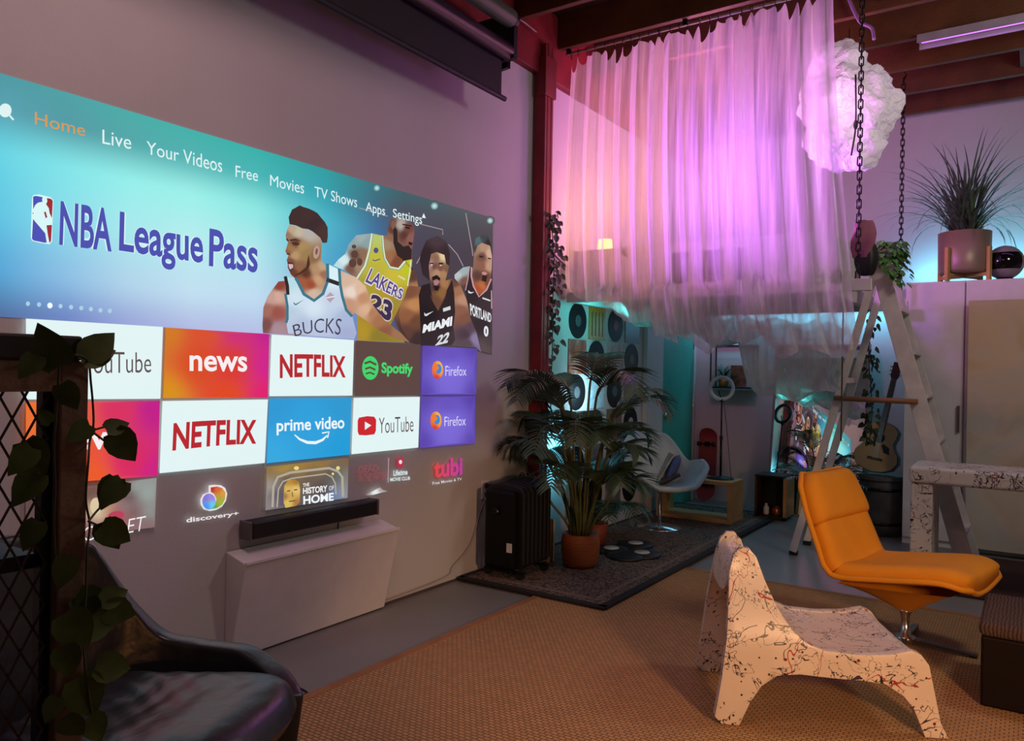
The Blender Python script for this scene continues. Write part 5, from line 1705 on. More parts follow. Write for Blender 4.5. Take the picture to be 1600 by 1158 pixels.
lc = on_z(1222, 806, 0)
lcb = thing('low_cabinet', 'low dark open cabinet with a wooden edge in front of the mirror', 'cabinet', (1.08, 7.78, 0))
for nm, c_, s_, m_ in (('top_board', (1.08, 7.80, 0.425), (0.30, 0.30, 0.02), M_black), ('base_board', (1.08, 7.80, 0.03), (0.30, 0.30, 0.02), M_black), ('side_panel', (0.94, 7.80, 0.225), (0.02, 0.30, 0.38), M_darkwood), ('side_panel', (1.22, 7.80, 0.225), (0.03, 0.30, 0.38), M_wood), ('back_panel', (1.08, 7.94, 0.225), (0.28, 0.012, 0.38), M_black)):
    MB().box(c_, s_).build(nm, m_, lcb)
jr_ = thing('white_bottle', 'small white bottle inside the low dark cabinet', 'bottle', (1.02, 7.74, 0.04))
MB().lathe([(0.025, 0.04), (0.028, 0.05), (0.028, 0.11), (0.012, 0.13), (0.012, 0.15), (0, 0.15)], 16, (1.02, 7.74, 0)).build('body', M_white, jr_, smooth=True)
MB().lathe([(0.014, 0.15), (0.014, 0.165), (0, 0.165)], 12, (1.02, 7.74, 0)).build('cap', M_black, jr_)
oj = thing('copper_jar', 'small copper-coloured jar inside the low dark cabinet', 'jar', (1.12, 7.74, 0.04))
MB().lathe([(0.035, 0.04), (0.042, 0.06), (0.042, 0.10), (0.03, 0.12), (0, 0.12)], 16, (1.12, 7.74, 0)).build('body', mat('copper', 'a05c34', 0.3, 0.7), oj, smooth=True)
MB().lathe([(0.032, 0.12), (0.03, 0.132), (0, 0.132)], 12, (1.12, 7.74, 0)).build('lid', M_darkwood, oj)

gc = on_y(1377, 800, 7.75)
gx = gc.x + 0.01
cr = thing('grey_cask', 'weathered grey wooden cask under the guitar, behind the orange chair', 'cask', (gx, 7.66, 0))
MB().lathe([(0.18, 0.0), (0.195, 0.10), (0.20, 0.25), (0.195, 0.42), (0.18, 0.50), (0.0, 0.50)], 26, (gx, 7.66, 0)).build('body', mat('grey_staves', '4c4844', 0.7, vary=0.35, noise_scale=9, bump=0.2), cr, smooth=True)
MB().lathe([(0.195, 0.495), (0.195, 0.53), (0.0, 0.53)], 26, (gx, 7.66, 0)).build('lid', mat('grey_lid', '5a5652', 0.6), cr)
for z_ in (0.10, 0.40):
    MB().lathe([(0.197, z_), (0.203, z_ + 0.015), (0.197, z_ + 0.03)], 26, (gx, 7.66, 0)).build('hoop', M_blackmetal, cr)

gu = thing('acoustic_guitar', 'acoustic guitar with pale top standing on the grey cask', 'guitar', (gx, 7.66, 0.53), math.radians(-8))
def gout(t):
    # half width along body length t 0 bottom .. 1 top
    return interp(t, [(0, 0.0), (0.03, 0.09), (0.10, 0.155), (0.25, 0.195), (0.38, 0.185), (0.52, 0.135), (0.60, 0.125), (0.72, 0.14), (0.84, 0.145), (0.93, 0.11), (0.985, 0.05), (1.0, 0.0)])
BL_ = 0.47
poly = [(gout(k / 40), BL_ * k / 40) for k in range(41)] + [(-gout(k / 40), BL_ * k / 40) for k in range(39, 0, -1)]
RG = Matrix.Rotation(math.radians(-9), 3, 'X') @ Matrix.Rotation(math.radians(9), 3, 'Y')
gb = V(-0.06, -0.08, 0.03)
def gfn(u, v, d):
    return gb + RG @ V(u, d, v)
MB().prism(poly, gfn, 0.0, 0.09).build('body', mat('guitar_side', '2c1c14', 0.35), gu, world=False, bevel=0.004)
MB().prism([(u * 0.97, v * 0.98 + 0.005) for u, v in poly], gfn, -0.003, 0.0).build('soundboard', mat('spruce', 'b08c60', 0.4, vary=0.08), gu, world=False)
MB().prism([(0.045 * math.cos(a_), 0.315 + 0.045 * math.sin(a_)) for a_ in [2 * PI * k / 24 for k in range(24)]], gfn, -0.005, -0.003).build('sound_hole', M_black, gu, world=False)
MB().prism([(0.04, 0.27), (0.10, 0.24), (0.11, 0.18), (0.06, 0.19), (0.03, 0.25)], gfn, -0.005, -0.003).build('pickguard', M_black, gu, world=False)
MB().prism([(-0.07, 0.115), (0.07, 0.115), (0.06, 0.135), (-0.06, 0.135)], gfn, -0.012, -0.003).build('bridge', M_darkwood, gu, world=False)
MB().prism([(-0.027, 0.36), (0.027, 0.36), (0.022, 0.86), (-0.022, 0.86)], gfn, -0.012, 0.018).build('neck', mat('rosewood', '2a1a14', 0.4), gu, world=False, bevel=0.003)
hd = MB().prism([(-0.022, 0.86), (0.022, 0.86), (0.036, 0.89), (0.032, 1.02), (-0.032, 1.02), (-0.036, 0.89)], gfn, 0.0, 0.018).build('headstock', mat('rosewood', '', 0.4), gu, world=False)
for k in range(3):
    for s in (-1, 1):
        q = gfn(s * 0.045, 0.905 + 0.035 * k, 0.01)
        MB().ball(q, (0.012, 0.007, 0.009), 8, 6).build('tuner', M_chrome, gu, world=False)
sg = MB()
for k in range(6):
    u_ = -0.018 + 0.0072 * k
    sg.tube([gfn(u_, 0.125, -0.014), gfn(u_ * 0.9, 0.87, -0.015)], 0.0008, 4)
sg.build('strings', M_chrome, gu, world=False)

# potted foliage beside the mirror
fp = on_y(1290, 745, 7.55)
mp = thing('mirror_palm', 'leafy potted palm standing in front of the leaning mirror', 'plant', (fp.x, 7.5, 0))
MB().lathe([(0.08, 0.0), (0.11, 0.20), (0.10, 0.20), (0.095, 0.17), (0, 0.17)], 20, (fp.x, 7.5, 0)).build('pot', M_black, mp, smooth=True)
for i in range(10):
    lm = MB()
    az = i * 0.63 + 0.2
    pts = frond(lm, (fp.x, 7.5, 0.18), az, 1.35 - 0.03 * i, 0.55 + 0.03 * (i % 3), 18, 0.15, 1.4, r3, 0.014)
    lm.tube(pts, 0.004, 5)
    lm.build('frond', M_leaf, mp)

# ------------------------------------------------------------------ closet, canvas, plant, orb
CX0, CYF, CZ = on_y(1412, 640, 7.33).x, 7.33, 2.23
cl = thing('white_closet', 'tall white closet reaching above head height at the right', 'closet', (3.3, 7.9, 0))
MB().box(((CX0 + 4.6) / 2, (CYF + 0.02 + 8.1) / 2, (CZ - 0.0) / 2), (4.6 - CX0, 8.1 - CYF - 0.02, CZ)).build('carcass', M_white, cl, bevel=0.004)
xd = on_y(1506, 600, CYF).x
for x0, x1 in ((CX0 + 0.004, xd - 0.004), (xd + 0.006, xd + 0.86)):
    dr_ = MB().box(((x0 + x1) / 2, CYF + 0.008, (0.06 + CZ - 0.01) / 2), (x1 - x0, 0.022, CZ - 0.07)).build('door', M_white, cl, bevel=0.003)
    if x0 < xd:
        hq = on_y(1497, 655, CYF - 0.02)
        MB().box((hq.x, CYF - 0.018, hq.z), (0.02, 0.03, 0.22)).build('handle', mat('handle_brown', '5c4c44', 0.5), dr_, bevel=0.004)
cq, cw = on_y(1514, 470, 7.24), None
cv_, nt, b = node_mat('abstract_canvas')
nz = tex_noise(nt, 1.6, 6, distort=1.2)
nz2 = tex_noise(nt, 5.0, 4)
base_c = ramp(nt, nz.outputs['Fac'], [(0.30, 'b89a58'), (0.45, 'd4c09c'), (0.55, 'c4c0b4'), (0.68, 'b08c4c')])
tc = nt.nodes.new('ShaderNodeTexCoord')
sx = nt.nodes.new('ShaderNodeSeparateXYZ')
nt.links.new(tc.outputs['Object'], sx.inputs[0])
zfac = math_node(nt, 'ADD', sx.outputs['Z'], math_node(nt, 'MULTIPLY', nz2.outputs['Fac'], 0.35))
strat = ramp(nt, math_node(nt, 'MULTIPLY', zfac, 0.42), [(0.10, 'ccc4b8'), (0.46, 'c4bcb0'), (0.54, '98a2a2'), (0.60, 'ccb69c'), (0.75, 'c8b488'), (0.98, 'b89c5c')])
nt.links.new(mix_col(nt, 0.45, strat, base_c), b.inputs['Base Color'])
b.inputs['Roughness'].default_value = 0.35
bp = nt.nodes.new('ShaderNodeBump')
bp.inputs['Strength'].default_value = 0.5
nt.links.new(nz2.outputs['Fac'], bp.inputs['Height'])
nt.links.new(bp.outputs['Normal'], b.inputs['Normal'])
ac = thing('abstract_painting', 'large beige and grey abstract canvas leaning against the closet', 'painting', (cq.x, 7.24, 0))
MB().box((cq.x + 0.42, 7.25, (cq.z + 0.05) / 2), (0.84, 0.022, cq.z - 0.05)).build('canvas', cv_, ac)
MB().box((cq.x + 0.42, 7.275, (cq.z + 0.05) / 2), (0.82, 0.024, cq.z - 0.07)).build('stretcher', M_wood, ac)

gp = on_z(1507, 436, CZ)
px_, py_ = 2.80, 7.52
gp = on_y(1506, 436, py_)
px_ = gp.x
gr = thing('grass_plant', 'spiky grass plant in a bronze pot on a wooden stand atop the closet', 'plant', (px_, py_, CZ))
prof = [(0.0, CZ + 0.07), (0.185, CZ + 0.075), (0.195, CZ + 0.10), (0.20, CZ + 0.42), (0.185, CZ + 0.42), (0.18, CZ + 0.38), (0.0, CZ + 0.38)]
MB().lathe(prof, 32, (px_, py_, 0)).build('pot', mat('bronze_pot', '94806a', 0.4, 0.2, vary=0.08), gr, smooth=True)
st_ = MB()
for k in range(4):
    a_ = PI / 4 + k * PI / 2 + 0.25
    x_, y_ = px_ + 0.215 * math.cos(a_), py_ + 0.215 * math.sin(a_)
    MB().box((x_, y_, CZ + 0.14), (0.032, 0.032, 0.28), a_).build('stand_leg', mat('stand_oak', 'b89450', 0.5, vary=0.12), gr, bevel=0.003)
for k in range(2):
    a_ = PI / 4 + k * PI / 2 + 0.25
    MB().bar((px_ - 0.21 * math.cos(a_), py_ - 0.21 * math.sin(a_), CZ + 0.055), (px_ + 0.21 * math.cos(a_), py_ + 0.21 * math.sin(a_), CZ + 0.055), 0.03, 0.028).build('stand_rail', mat('stand_oak', '', 0.5), gr)
bm_ = MB()
r4 = random.Random(3)
for i in range(165):
    a_ = r4.uniform(0, 2 * PI)
    lift = r4.uniform(0.72, 1.5)
    L = r4.uniform(0.55, 0.98)
    dr0 = r4.uniform(0.9, 2.2) * (1.6 - lift * 0.75)
    p_ = V(px_ + 0.07 * r4.uniform(-1, 1), py_ + 0.07 * r4.uniform(-1, 1), CZ + 0.38)
    d_ = V(math.cos(a_), math.sin(a_), 0)
    s_ = V(-d_.y, d_.x, 0)
    vs = []
    n_ = 9
    for k in range(n_ + 1):
        t_ = k / n_
        an = lift - dr0 * t_ ** 1.6
        if k:
            p_ = p_ + (d_ * math.cos(an) + V(0, 0, 1) * math.sin(an)) * L / n_
        wv_ = 0.0090 * (1 - t_ ** 2.5) + 0.0004
        vs += [p_ + s_ * wv_, p_ - s_ * wv_]
    if min(v_.y for v_ in vs) < 100 and max(v_.y for v_ in vs) < 8.42:
        bm_.add(vs, [(2 * k, 2 * k + 1, 2 * k + 3, 2 * k + 2) for k in range(n_)])
bm_.build('foliage', mat('grass_blade', '4c6248', 0.45, vary=0.35, noise_scale=12), gr)
og = on_y(1570, 421, 7.55)
ob = thing('smart_speaker_orb', 'dark glossy round speaker orb on the closet beside the grass plant', 'speaker', (og.x, 7.55, CZ))
MB().lathe([(0.07, CZ), (0.075, CZ + 0.015), (0.05, CZ + 0.03), (0, CZ + 0.03)], 24, (og.x, 7.55, 0)).build('base', M_blackmetal, ob, smooth=True)
MB().ball((og.x, 7.55, CZ + 0.155), 0.14, 28, 18).build('shell', mat('orb_grey', '8a8484', 0.5), ob, smooth=True)
vz = MB()
vd = (CAM - V(og.x, 7.55, CZ + 0.155))
vd.z = 0
vd.normalize()
vs_ = vd.cross(V(0, 0, 1))
def visor(u, v):
    a_, e_ = (u - 0.5) * 2.0, (v - 0.5) * 1.0 + 0.05
    return V(og.x, 7.55, CZ + 0.155) + (vd * math.cos(a_) * math.cos(e_) + vs_ * math.sin(a_) * math.cos(e_) + V(0, 0, 1) * math.sin(e_)) * 0.1425
vz.grid(visor, 16, 8).build('glossy_visor', mat('visor_black', '08080a', 0.06), ob, smooth=True)

# ------------------------------------------------------------------ paint-splattered bar table
M_tab = splatter_mat('splattered_table', 'd8d0ca', 1.2)
tb = thing('splattered_table', 'white slab table with black paint drips in front of the ladder', 'table', (2.9, 5.95, 0))
tx0, ty0, ty1, tz = on_y(1420, 740, 5.72).x, 5.72, 6.20, 0.83
MB().box((tx0 + 0.65, (ty0 + ty1) / 2, tz - 0.055), (1.30, ty1 - ty0, 0.11)).build('tabletop', M_tab, tb, bevel=0.02, seg=3)
MB().box((tx0 + 0.075, (ty0 + ty1) / 2, (tz - 0.11 + 0.017) / 2), (0.13, ty1 - ty0 - 0.02, tz - 0.129)).build('leg', M_tab, tb, bevel=0.01)
MB().box((tx0 + 1.22, (ty0 + ty1) / 2, (tz - 0.11 + 0.017) / 2), (0.13, ty1 - ty0 - 0.02, tz - 0.129)).build('leg', M_tab, tb, bevel=0.01)

# ------------------------------------------------------------------ orange swivel lounge chair
M_or = mat('orange_cloth', 'd88a0c', 0.85, vary=0.06, noise_scale=5, bump=0.06, bump_scale=150)
ocx, ocy = 2.58, 4.56
oc = thing('orange_lounge_chair', 'orange swivel lounge chair with headrest behind the splattered white chair', 'lounge chair', (ocx, ocy, 0.0), math.radians(-14))
prof_s = spline([(0.44, 0, 0.375), (0.34, 0, 0.40), (0.10, 0, 0.365), (-0.14, 0, 0.335), (-0.225, 0, 0.385), (-0.28, 0, 0.50), (-0.355, 0, 0.68), (-0.43, 0, 0.86)], 8)
NS = len(prof_s) - 1


def seat_w(t):
    return interp(t, [(0, 0.20), (0.04, 0.25), (0.12, 0.285), (0.4, 0.305), (0.6, 0.325), (0.85, 0.305), (0.95, 0.275), (1.0, 0.22)])


def pt_prof(t):
    k_ = t * NS
    i_ = min(int(k_), NS - 1)
    p_ = prof_s[i_].lerp(prof_s[i_ + 1], k_ - i_)
    tn = (prof_s[min(i_ + 1, NS)] - prof_s[max(i_ - 1, 0)]).normalized()
    return p_, V(tn.z, 0, -tn.x) if False else V(-tn.z, 0, tn.x) * -1


def pad(t0, t1, thick, wk, off=0.0, dish=0.045, nt_=26, nw=18):
    """closed cushion along the profile between t0 and t1"""
    b_ = MB()
    for face in (1, 0):
        vs = []
        for j in range(nt_ + 1):
            tt = j / nt_
            t = lerp(t0, t1, tt)
            p_, nr = pt_prof(t)
            wd = seat_w(t) * wk
            for i in range(nw + 1):
                s = 2 * i / nw - 1
                edge = (max(0.0, 1 - abs(s) ** 5) * max(0.0, 1 - abs(2 * tt - 1) ** 9)) ** 0.5
                dishz = dish * (s * s)
                h_ = off + dishz + (thick * edge * face)
                vs.append(p_ + nr * h_ + V(0, s * wd, 0))
        b_.add(vs, [(j * (nw + 1) + i, j * (nw + 1) + i + 1, (j + 1) * (nw + 1) + i + 1, (j + 1) * (nw + 1) + i) for j in range(nt_) for i in range(nw)])
    return b_


def nsign():
    p_, nr = pt_prof(0.2)
    return nr.z


SG = 1 if nsign() > 0 else -1
if SG < 0:
    _pp = pt_prof
    def pt_prof(t):
        p_, n_ = _pp(t)
        return p_, n_ * -1
pad(0.0, 0.50, 0.085, 1.0).build('seat_cushion', M_or, oc, smooth=True, world=False)
pad(0.44, 0.86, 0.075, 0.99).build('backrest', M_or, oc, smooth=True, world=False)
pad(0.79, 1.0, 0.10, 1.03).build('headrest', M_or, oc, smooth=True, world=False)
# shell behind the cushions, with a piped rim
def shell(u, v):
    t, s = v, 2 * u - 1
    p_, nr = pt_prof(t)
    wd = seat_w(t) * 1.05
    return p_ + nr * (-0.012 + 0.050 * s * s) + V(0, s * wd, 0)
M_ord = mat('orange_cloth_shell', 'b8660c', 0.85, vary=0.06, noise_scale=5)
MB().grid(shell, 20, 44).build('shell', M_or, oc, smooth=True, solid=0.022, world=False)
edge = [shell(0, j / 40) for j in range(41)] + [shell(i / 10, 1) for i in range(1, 11)] + [shell(1, 1 - j / 40) for j in range(1, 41)] + [shell(1 - i / 10, 0) for i in range(1, 10)]
MB().tube(edge, 0.014, 8, closed=True).build('piping', M_or, oc, smooth=True, world=False)
def under(u, v):
    a_ = 2 * PI * u
    ca, sa = math.cos(a_), math.sin(a_)
    sq = 1 / max(abs(ca), abs(sa)) ** 0.75
    R_ = lerp(1.0, 0.10, v ** 0.8)
    x = 0.10 + (0.30 * ca * sq * R_) - 0.02 * v
    y = 0.27 * sa * sq * R_
    ztop = interp(x, [(-0.3, 0.325), (-0.14, 0.32), (0.1, 0.345), (0.42, 0.375)])
    return V(x, y, lerp(ztop, 0.19, v))
MB().grid(under, 32, 8, close_u=True).build('underside_cone', M_or, oc, smooth=True, world=False)
MB().lathe([(0.035, 0.20), (0.03, 0.18), (0.022, 0.16), (0.022, 0.06), (0.05, 0.055), (0.05, 0.035), (0, 0.035)], 18, (0.08, 0, 0)).build('swivel_post', M_chrome, oc, smooth=True, world=False)
for k in range(4):
    a_ = math.radians(12) + k * PI / 2
    e_ = V(0.08 + 0.33 * math.cos(a_), 0.33 * math.sin(a_), 0.026)
    MB().bar((0.08 + 0.03 * math.cos(a_), 0.03 * math.sin(a_), 0.047), e_, 0.036, 0.016).build('base_leg', mat('base_steel', '6a6664', 0.35, 0.8), oc, world=False, bevel=0.004)
    MB().lathe([(0.018, 0.013), (0.018, 0.024), (0, 0.024)], 12, (e_.x - 0.02 * math.cos(a_), e_.y - 0.02 * math.sin(a_), 0)).build('base_glide', M_black, oc, world=False)

# ------------------------------------------------------------------ splattered white plastic lounge chair
M_vg = splatter_mat('splattered_plastic', 'd8c8b8', 0.95)
vg0 = V(2.17, 3.03, 0)
fx = V(0.88, 0.47, 0).normalized()
wx = V(-fx.y, fx.x, 0)
vc = thing('splattered_lounge_chair', 'low white moulded lounge chair covered in paint splatters, nearest the viewer', 'lounge chair', (2.4, 3.5, 0.0))
nrm_p = wx
def side_pt(px, py):
    d = ray(px, py)
    t = (vg0 - CAM).dot(nrm_p) / d.dot(nrm_p)
    q = CAM + d * t - vg0
    return (q.dot(fx), q.z)
OUT = [(1128, 1142), (1117, 1120), (1128, 1060), (1136, 1000), (1142, 950), (1147, 905), (1155, 878), (1166, 867), (1180, 868), (1192, 882), (1203, 916), (1219, 955), (1240, 988), (1264, 1008), (1290, 1018), (1340, 1024), (1390, 1024), (1425, 1018), (1440, 1024), (1452, 1040), (1460, 1080), (1470, 1130)]
INN = [(1437, 1130), (1428, 1108), (1412, 1088), (1385, 1070), (1350, 1064), (1300, 1060), (1250, 1054), (1215, 1056), (1190, 1072), (1172, 1098), (1155, 1138), (1140, 1143)]
outp = [side_pt(*q) for q in OUT]
innp = [side_pt(*q) for q in INN]
zmin = 0.0145
# bring every foot to the rug
ftx, fbx = outp[-1][0] + 0.03, innp[0][0] + 0.022
side = [(max(u, 0) if False else u, max(v, zmin)) for u, v in outp] + [(ftx, zmin), (fbx, zmin)] + [(u, max(v, zmin)) for u, v in innp]
side[0] = (side[0][0], zmin)
side[-1] = (side[-1][0], zmin)
W_ = 0.60
def vfn(u, v, d):
    k_ = max(0.0, min(1.0, (v - 0.30) / 0.40))
    d = W_ / 2 + (d - W_ / 2) * (1 - 0.42 * k_ * k_ * (3 - 2 * k_))
    return vg0 + fx * u + wx * (d - 0.0) + V(0, 0, v)
vb = MB()
def side_slab(d0, d1):
    pts = [Vector(q) for q in side]
    ed_ = [(i, (i + 1) % len(pts)) for i in range(len(pts))]
    us, zs = [q[0] for q in side], [q[1] for q in side]
    u_ = min(us) + 0.02
    while u_ < max(us):
        z_ = min(zs) + 0.02
        while z_ < max(zs):
            if inside(side, u_, z_):
                pts.append(Vector((u_, z_)))
            z_ += 0.03
        u_ += 0.03
    vv, _, ff, *_ = delaunay_2d_cdt(pts, ed_, [], 1, 1e-4)
    n_ = len(vv)
    m_ = len(side)
    vb.add([vfn(q.x, q.y, d0) for q in vv] + [vfn(q.x, q.y, d1) for q in vv],
           [tuple(f) for f in ff] + [tuple(i + n_ for i in reversed(f)) for f in ff] + [(i, (i + 1) % m_, n_ + (i + 1) % m_, n_ + i) for i in range(m_)])


side_slab(0.0, 0.045)
side_slab(W_ - 0.045, W_)
seatline = outp[5:20]
def seat_s(u, v):
    n_ = len(seatline) - 1
    k_ = v * n_
    i_ = min(int(k_), n_ - 1)
    a_, c_ = seatline[i_], seatline[i_ + 1]
    t_ = k_ - i_
    uu, zz = lerp(a_[0], c_[0], t_), lerp(a_[1], c_[1], t_)
    s = 2 * u - 1
    bow = (1 - s ** 4)
    back = max(0, 1 - v * 1.9)
    dip = 0.015 + 0.055 * back
    rear = 0.02 * back
    return vfn(uu - rear * bow * 0.6, zz - dip * bow, lerp(0.02, W_ - 0.02, u))
vb2 = MB().grid(seat_s, 20, 50)
b_side = vb.build('side_frames', M_vg, None)
bpy.data.objects.remove(b_side)
# one moulded body: sides, seat skin and front apron
body = MB()
body.add(vb.v, vb.f)
nU, nV = 20, 50
top = [seat_s(i / nU, j / nV) for j in range(nV + 1) for i in range(nU + 1)]
body.add(top, [(j * (nU + 1) + i, j * (nU + 1) + i + 1, (j + 1) * (nU + 1) + i + 1, (j + 1) * (nU + 1) + i) for j in range(nV) for i in range(nU)])
low = [q + V(0, 0, -0.03) + fx * (0.02 if j < 18 else 0) for j in range(nV + 1) for q in top[j * (nU + 1):(j + 1) * (nU + 1)]]
low = [q - fx * (0.024 * max(0, 1 - (k // (nU + 1)) / 20)) for k, q in enumerate(low)]
body.add(low, [(j * (nU + 1) + i, (j + 1) * (nU + 1) + i, (j + 1) * (nU + 1) + i + 1, j * (nU + 1) + i + 1) for j in range(nV) for i in range(nU)])
# closing strips at both ends
o1 = len(body.v)
body.add(top[:nU + 1] + low[:nU + 1], [(i, i + 1, nU + 2 + i, nU + 1 + i) for i in range(nU)])
body.add(top[-(nU + 1):] + low[-(nU + 1):], [(i, i + 1, nU + 2 + i, nU + 1 + i) for i in range(nU)])
body.build('moulded_body', M_vg, vc, smooth=True, bevel=0.012, seg=3)

# ------------------------------------------------------------------ leather-like dark ottoman at the right edge
otx, oty = 3.06, 3.55
om = thing('box_ottoman', 'dark box ottoman with woven brown top at the right edge', 'ottoman', (3.4, 4.2, 0))
p0 = on_z(1531, 1103, 0.013)
MB().box((p0.x + 0.40, p0.y + 0.28, 0.165), (0.80, 0.56, 0.30)).build('body', mat('ottoman_dark', '140a08', 0.6, vary=0.2, spec=0.15), om, bevel=0.01)
mo_, nt, b = node_mat('woven_top')
wv = nt.nodes.new('ShaderNodeTexWave')
wv.inputs['Scale'].default_value = 22
wv.inputs['Distortion'].default_value = 5
wv.inputs['Detail'].default_value = 3
tc = nt.nodes.new('ShaderNodeTexCoord')
nt.links.new(tc.outputs['Object'], wv.inputs['Vector'])
nt.links.new(ramp(nt, wv.outputs['Fac'], [(0.2, '2e1e18'), (0.8, '503c32')]), b.inputs['Base Color'])
b.inputs['Roughness'].default_value = 0.95
bp = nt.nodes.new('ShaderNodeBump')
bp.inputs['Strength'].default_value = 0.6
nt.links.new(wv.outputs['Fac'], bp.inputs['Height'])
nt.links.new(bp.outputs['Normal'], b.inputs['Normal'])
MB().box((p0.x + 0.40, p0.y + 0.28, 0.345), (0.82, 0.58, 0.06)).build('woven_cover', mo_, om, bevel=0.025, seg=3)

# ------------------------------------------------------------------ black leather tub chair, bottom left
bcx, bcy = 1.17, 1.12
bc = thing('leather_tub_chair', 'black leather tub chair with creased seat behind the wire mesh cabinet', 'armchair', (bcx, bcy, 0.0), math.radians(22))
ml, nt, b = node_mat('black_leather')
nz = tex_noise(nt, 3.5, 6, distort=2.5)
b.inputs['Base Color'].default_value = (0.018, 0.018, 0.020, 1)
b.inputs['Roughness'].default_value = 0.34
wv = nt.nodes.new('ShaderNodeTexWave')
wv.inputs['Scale'].default_value = 3.0
wv.inputs['Distortion'].default_value = 7
wv.inputs['Detail'].default_value = 4
wv.inputs['Detail Scale'].default_value = 1.5
tc = nt.nodes.new('ShaderNodeTexCoord')
nt.links.new(tc.outputs['Object'], wv.inputs['Vector'])
bp = nt.nodes.new('ShaderNodeBump')
bp.inputs['Strength'].default_value = 0.12
bp.inputs['Distance'].default_value = 0.02
nt.links.new(math_node(nt, 'ADD', wv.outputs['Fac'], nz.outputs['Fac']), bp.inputs['Height'])
nt.links.new(bp.outputs['Normal'], b.inputs['Normal'])
def tub(u, v):
    # wraps from the right arm round the back to the left arm
    phi = lerp(-2.55, 2.55, u)            # 0 = back (-x)
    a_ = abs(phi)
    z1 = interp(a_, [(0, 0.92), (0.5, 0.91), (0.85, 0.86), (1.1, 0.68), (1.32, 0.565), (1.6, 0.55), (2.0, 0.55), (2.4, 0.50), (2.55, 0.46)])
    rr_ = interp(a_, [(0, 0.33), (1.2, 0.34), (1.8, 0.36), (2.55, 0.44)])
    ex = 1.0 + 0.06 * v
    z = lerp(0.26, z1, v)
    lean = -0.10 * v * max(0, math.cos(phi))
    return V(-math.cos(phi) * rr_ * ex + lean, math.sin(phi) * rr_ * ex * 0.98, z)
MB().grid(tub, 60, 14).build('back_and_arms', ml, bc, smooth=True, solid=0.075, bevel=0.02, world=False, sub=1)
def lseat(c, s, rot):
    return cush(c, s, rot, '', None)
sc = MB()
n = 26
for sgn in (1, -1):
    vs = []
    for j in range(n + 1):
        for i in range(n + 1):
            x, y = 2 * i / n - 1, 2 * j / n - 1
            bul = (max(0, 1 - x ** 6) * max(0, 1 - y ** 6)) ** 0.5
            zz = sgn * 0.085 * bul
            if sgn > 0:
                zz -= 0.03 * math.exp(-((x + 0.25) ** 2 + y * y) * 2.5)
                zz += 0.006 * bul * math.sin(26 * (x * 0.5 + y * 0.9) + 3 * math.sin(4 * x)) * max(0, 0.7 - x)
                zz -= 0.010 * math.exp(-((x - 0.35) / 0.015) ** 2)
            rx_ = 0.36 - 0.07 * abs(y) ** 3
            ry_ = 0.29 + 0.02 * x - 0.06 * abs(x) ** 4
            vs.append(V(0.10 + x * rx_, y * ry_, 0.445 + zz + 0.02 * x))
    sc.add(vs, [(j * (n + 1) + i, j * (n + 1) + i + 1, (j + 1) * (n + 1) + i + 1, (j + 1) * (n + 1) + i) for j in range(n) for i in range(n)])
sc.build('seat_cushion', ml, bc, smooth=True, world=False, sub=1)
MB().box((0.02, 0, 0.29), (0.60, 0.52, 0.10)).build('seat_base', ml, bc, bevel=0.03, seg=3, world=False)
MB().lathe([(0.03, 0.25), (0.03, 0.06), (0.06, 0.05), (0.06, 0.035), (0, 0.035)], 16).build('pedestal', M_chrome, bc, smooth=True, world=False)
for k in range(5):
    a_ = k * 2 * PI / 5
    MB().bar((0, 0, 0.05), (0.28 * math.cos(a_), 0.28 * math.sin(a_), 0.022), 0.04, 0.02).build('base_leg', M_chrome, bc, world=False)
tag(MB().tube(spline([on_z(445, 1060, 0.004), on_z(462, 1072, 0.004), on_z(480, 1084, 0.004), on_z(440, 1090, 0.004)], 6), 0.004).build('black_cable', M_black), 'thin black cord on the grey floor beside the leather tub chair', 'cord')

# ------------------------------------------------------------------ wire mesh cabinet with ivy, left edge
KX = 2.0
kz = on_x(70, 523, KX).z
ky1 = on_x(139, 600, KX).y
kc = thing('mesh_cabinet', 'dark wooden cabinet with diamond wire mesh side at the left edge', 'cabinet', (1.8, 0.2, 0))
M_kw = mat('cabinet_wood', '6e4e3a', 0.6, vary=0.3, noise_scale=8, bump=0.12)
M_kd = mat('cabinet_dark', '1c1310', 0.6, vary=0.3)
ky0 = -0.45
kx0 = 1.62
ztb = on_x(70, 563, KX).z
zrb = on_x(50, 612, KX).z
yp = on_x(93, 700, KX).y
MB().box(((KX + kx0) / 2, (ky0 + ky1) / 2 - 0.006, (kz + ztb) / 2), (KX - kx0 + 0.01, ky1 - ky0 - 0.012, kz - ztb)).build('top_board', M_kd, kc, bevel=0.004)
for yy in ((yp + ky1) / 2, ky0 + 0.04):
    for xx in (KX - 0.022, kx0 + 0.022):
        MB().box((xx, yy, (ztb + 0.013) / 2), (0.044, ky1 - yp, ztb - 0.013)).build('corner_post', M_kw, kc, bevel=0.003)
MB().box((KX - 0.022, (ky0 + yp) / 2, (ztb + zrb) / 2), (0.044, yp - ky0, ztb - zrb)).build('top_rail', M_kw, kc)
MB().box((KX - 0.022, (ky0 + yp) / 2, 0.08), (0.044, yp - ky0, 0.10)).build('bottom_rail', M_kw, kc)
ym = on_x(76, 700, KX).y
MB().box((KX - 0.03, (ym + yp) / 2, zrb / 2 + 0.06), (0.02, yp - ym, zrb - 0.12)).build('frame_strip', M_blackmetal, kc)
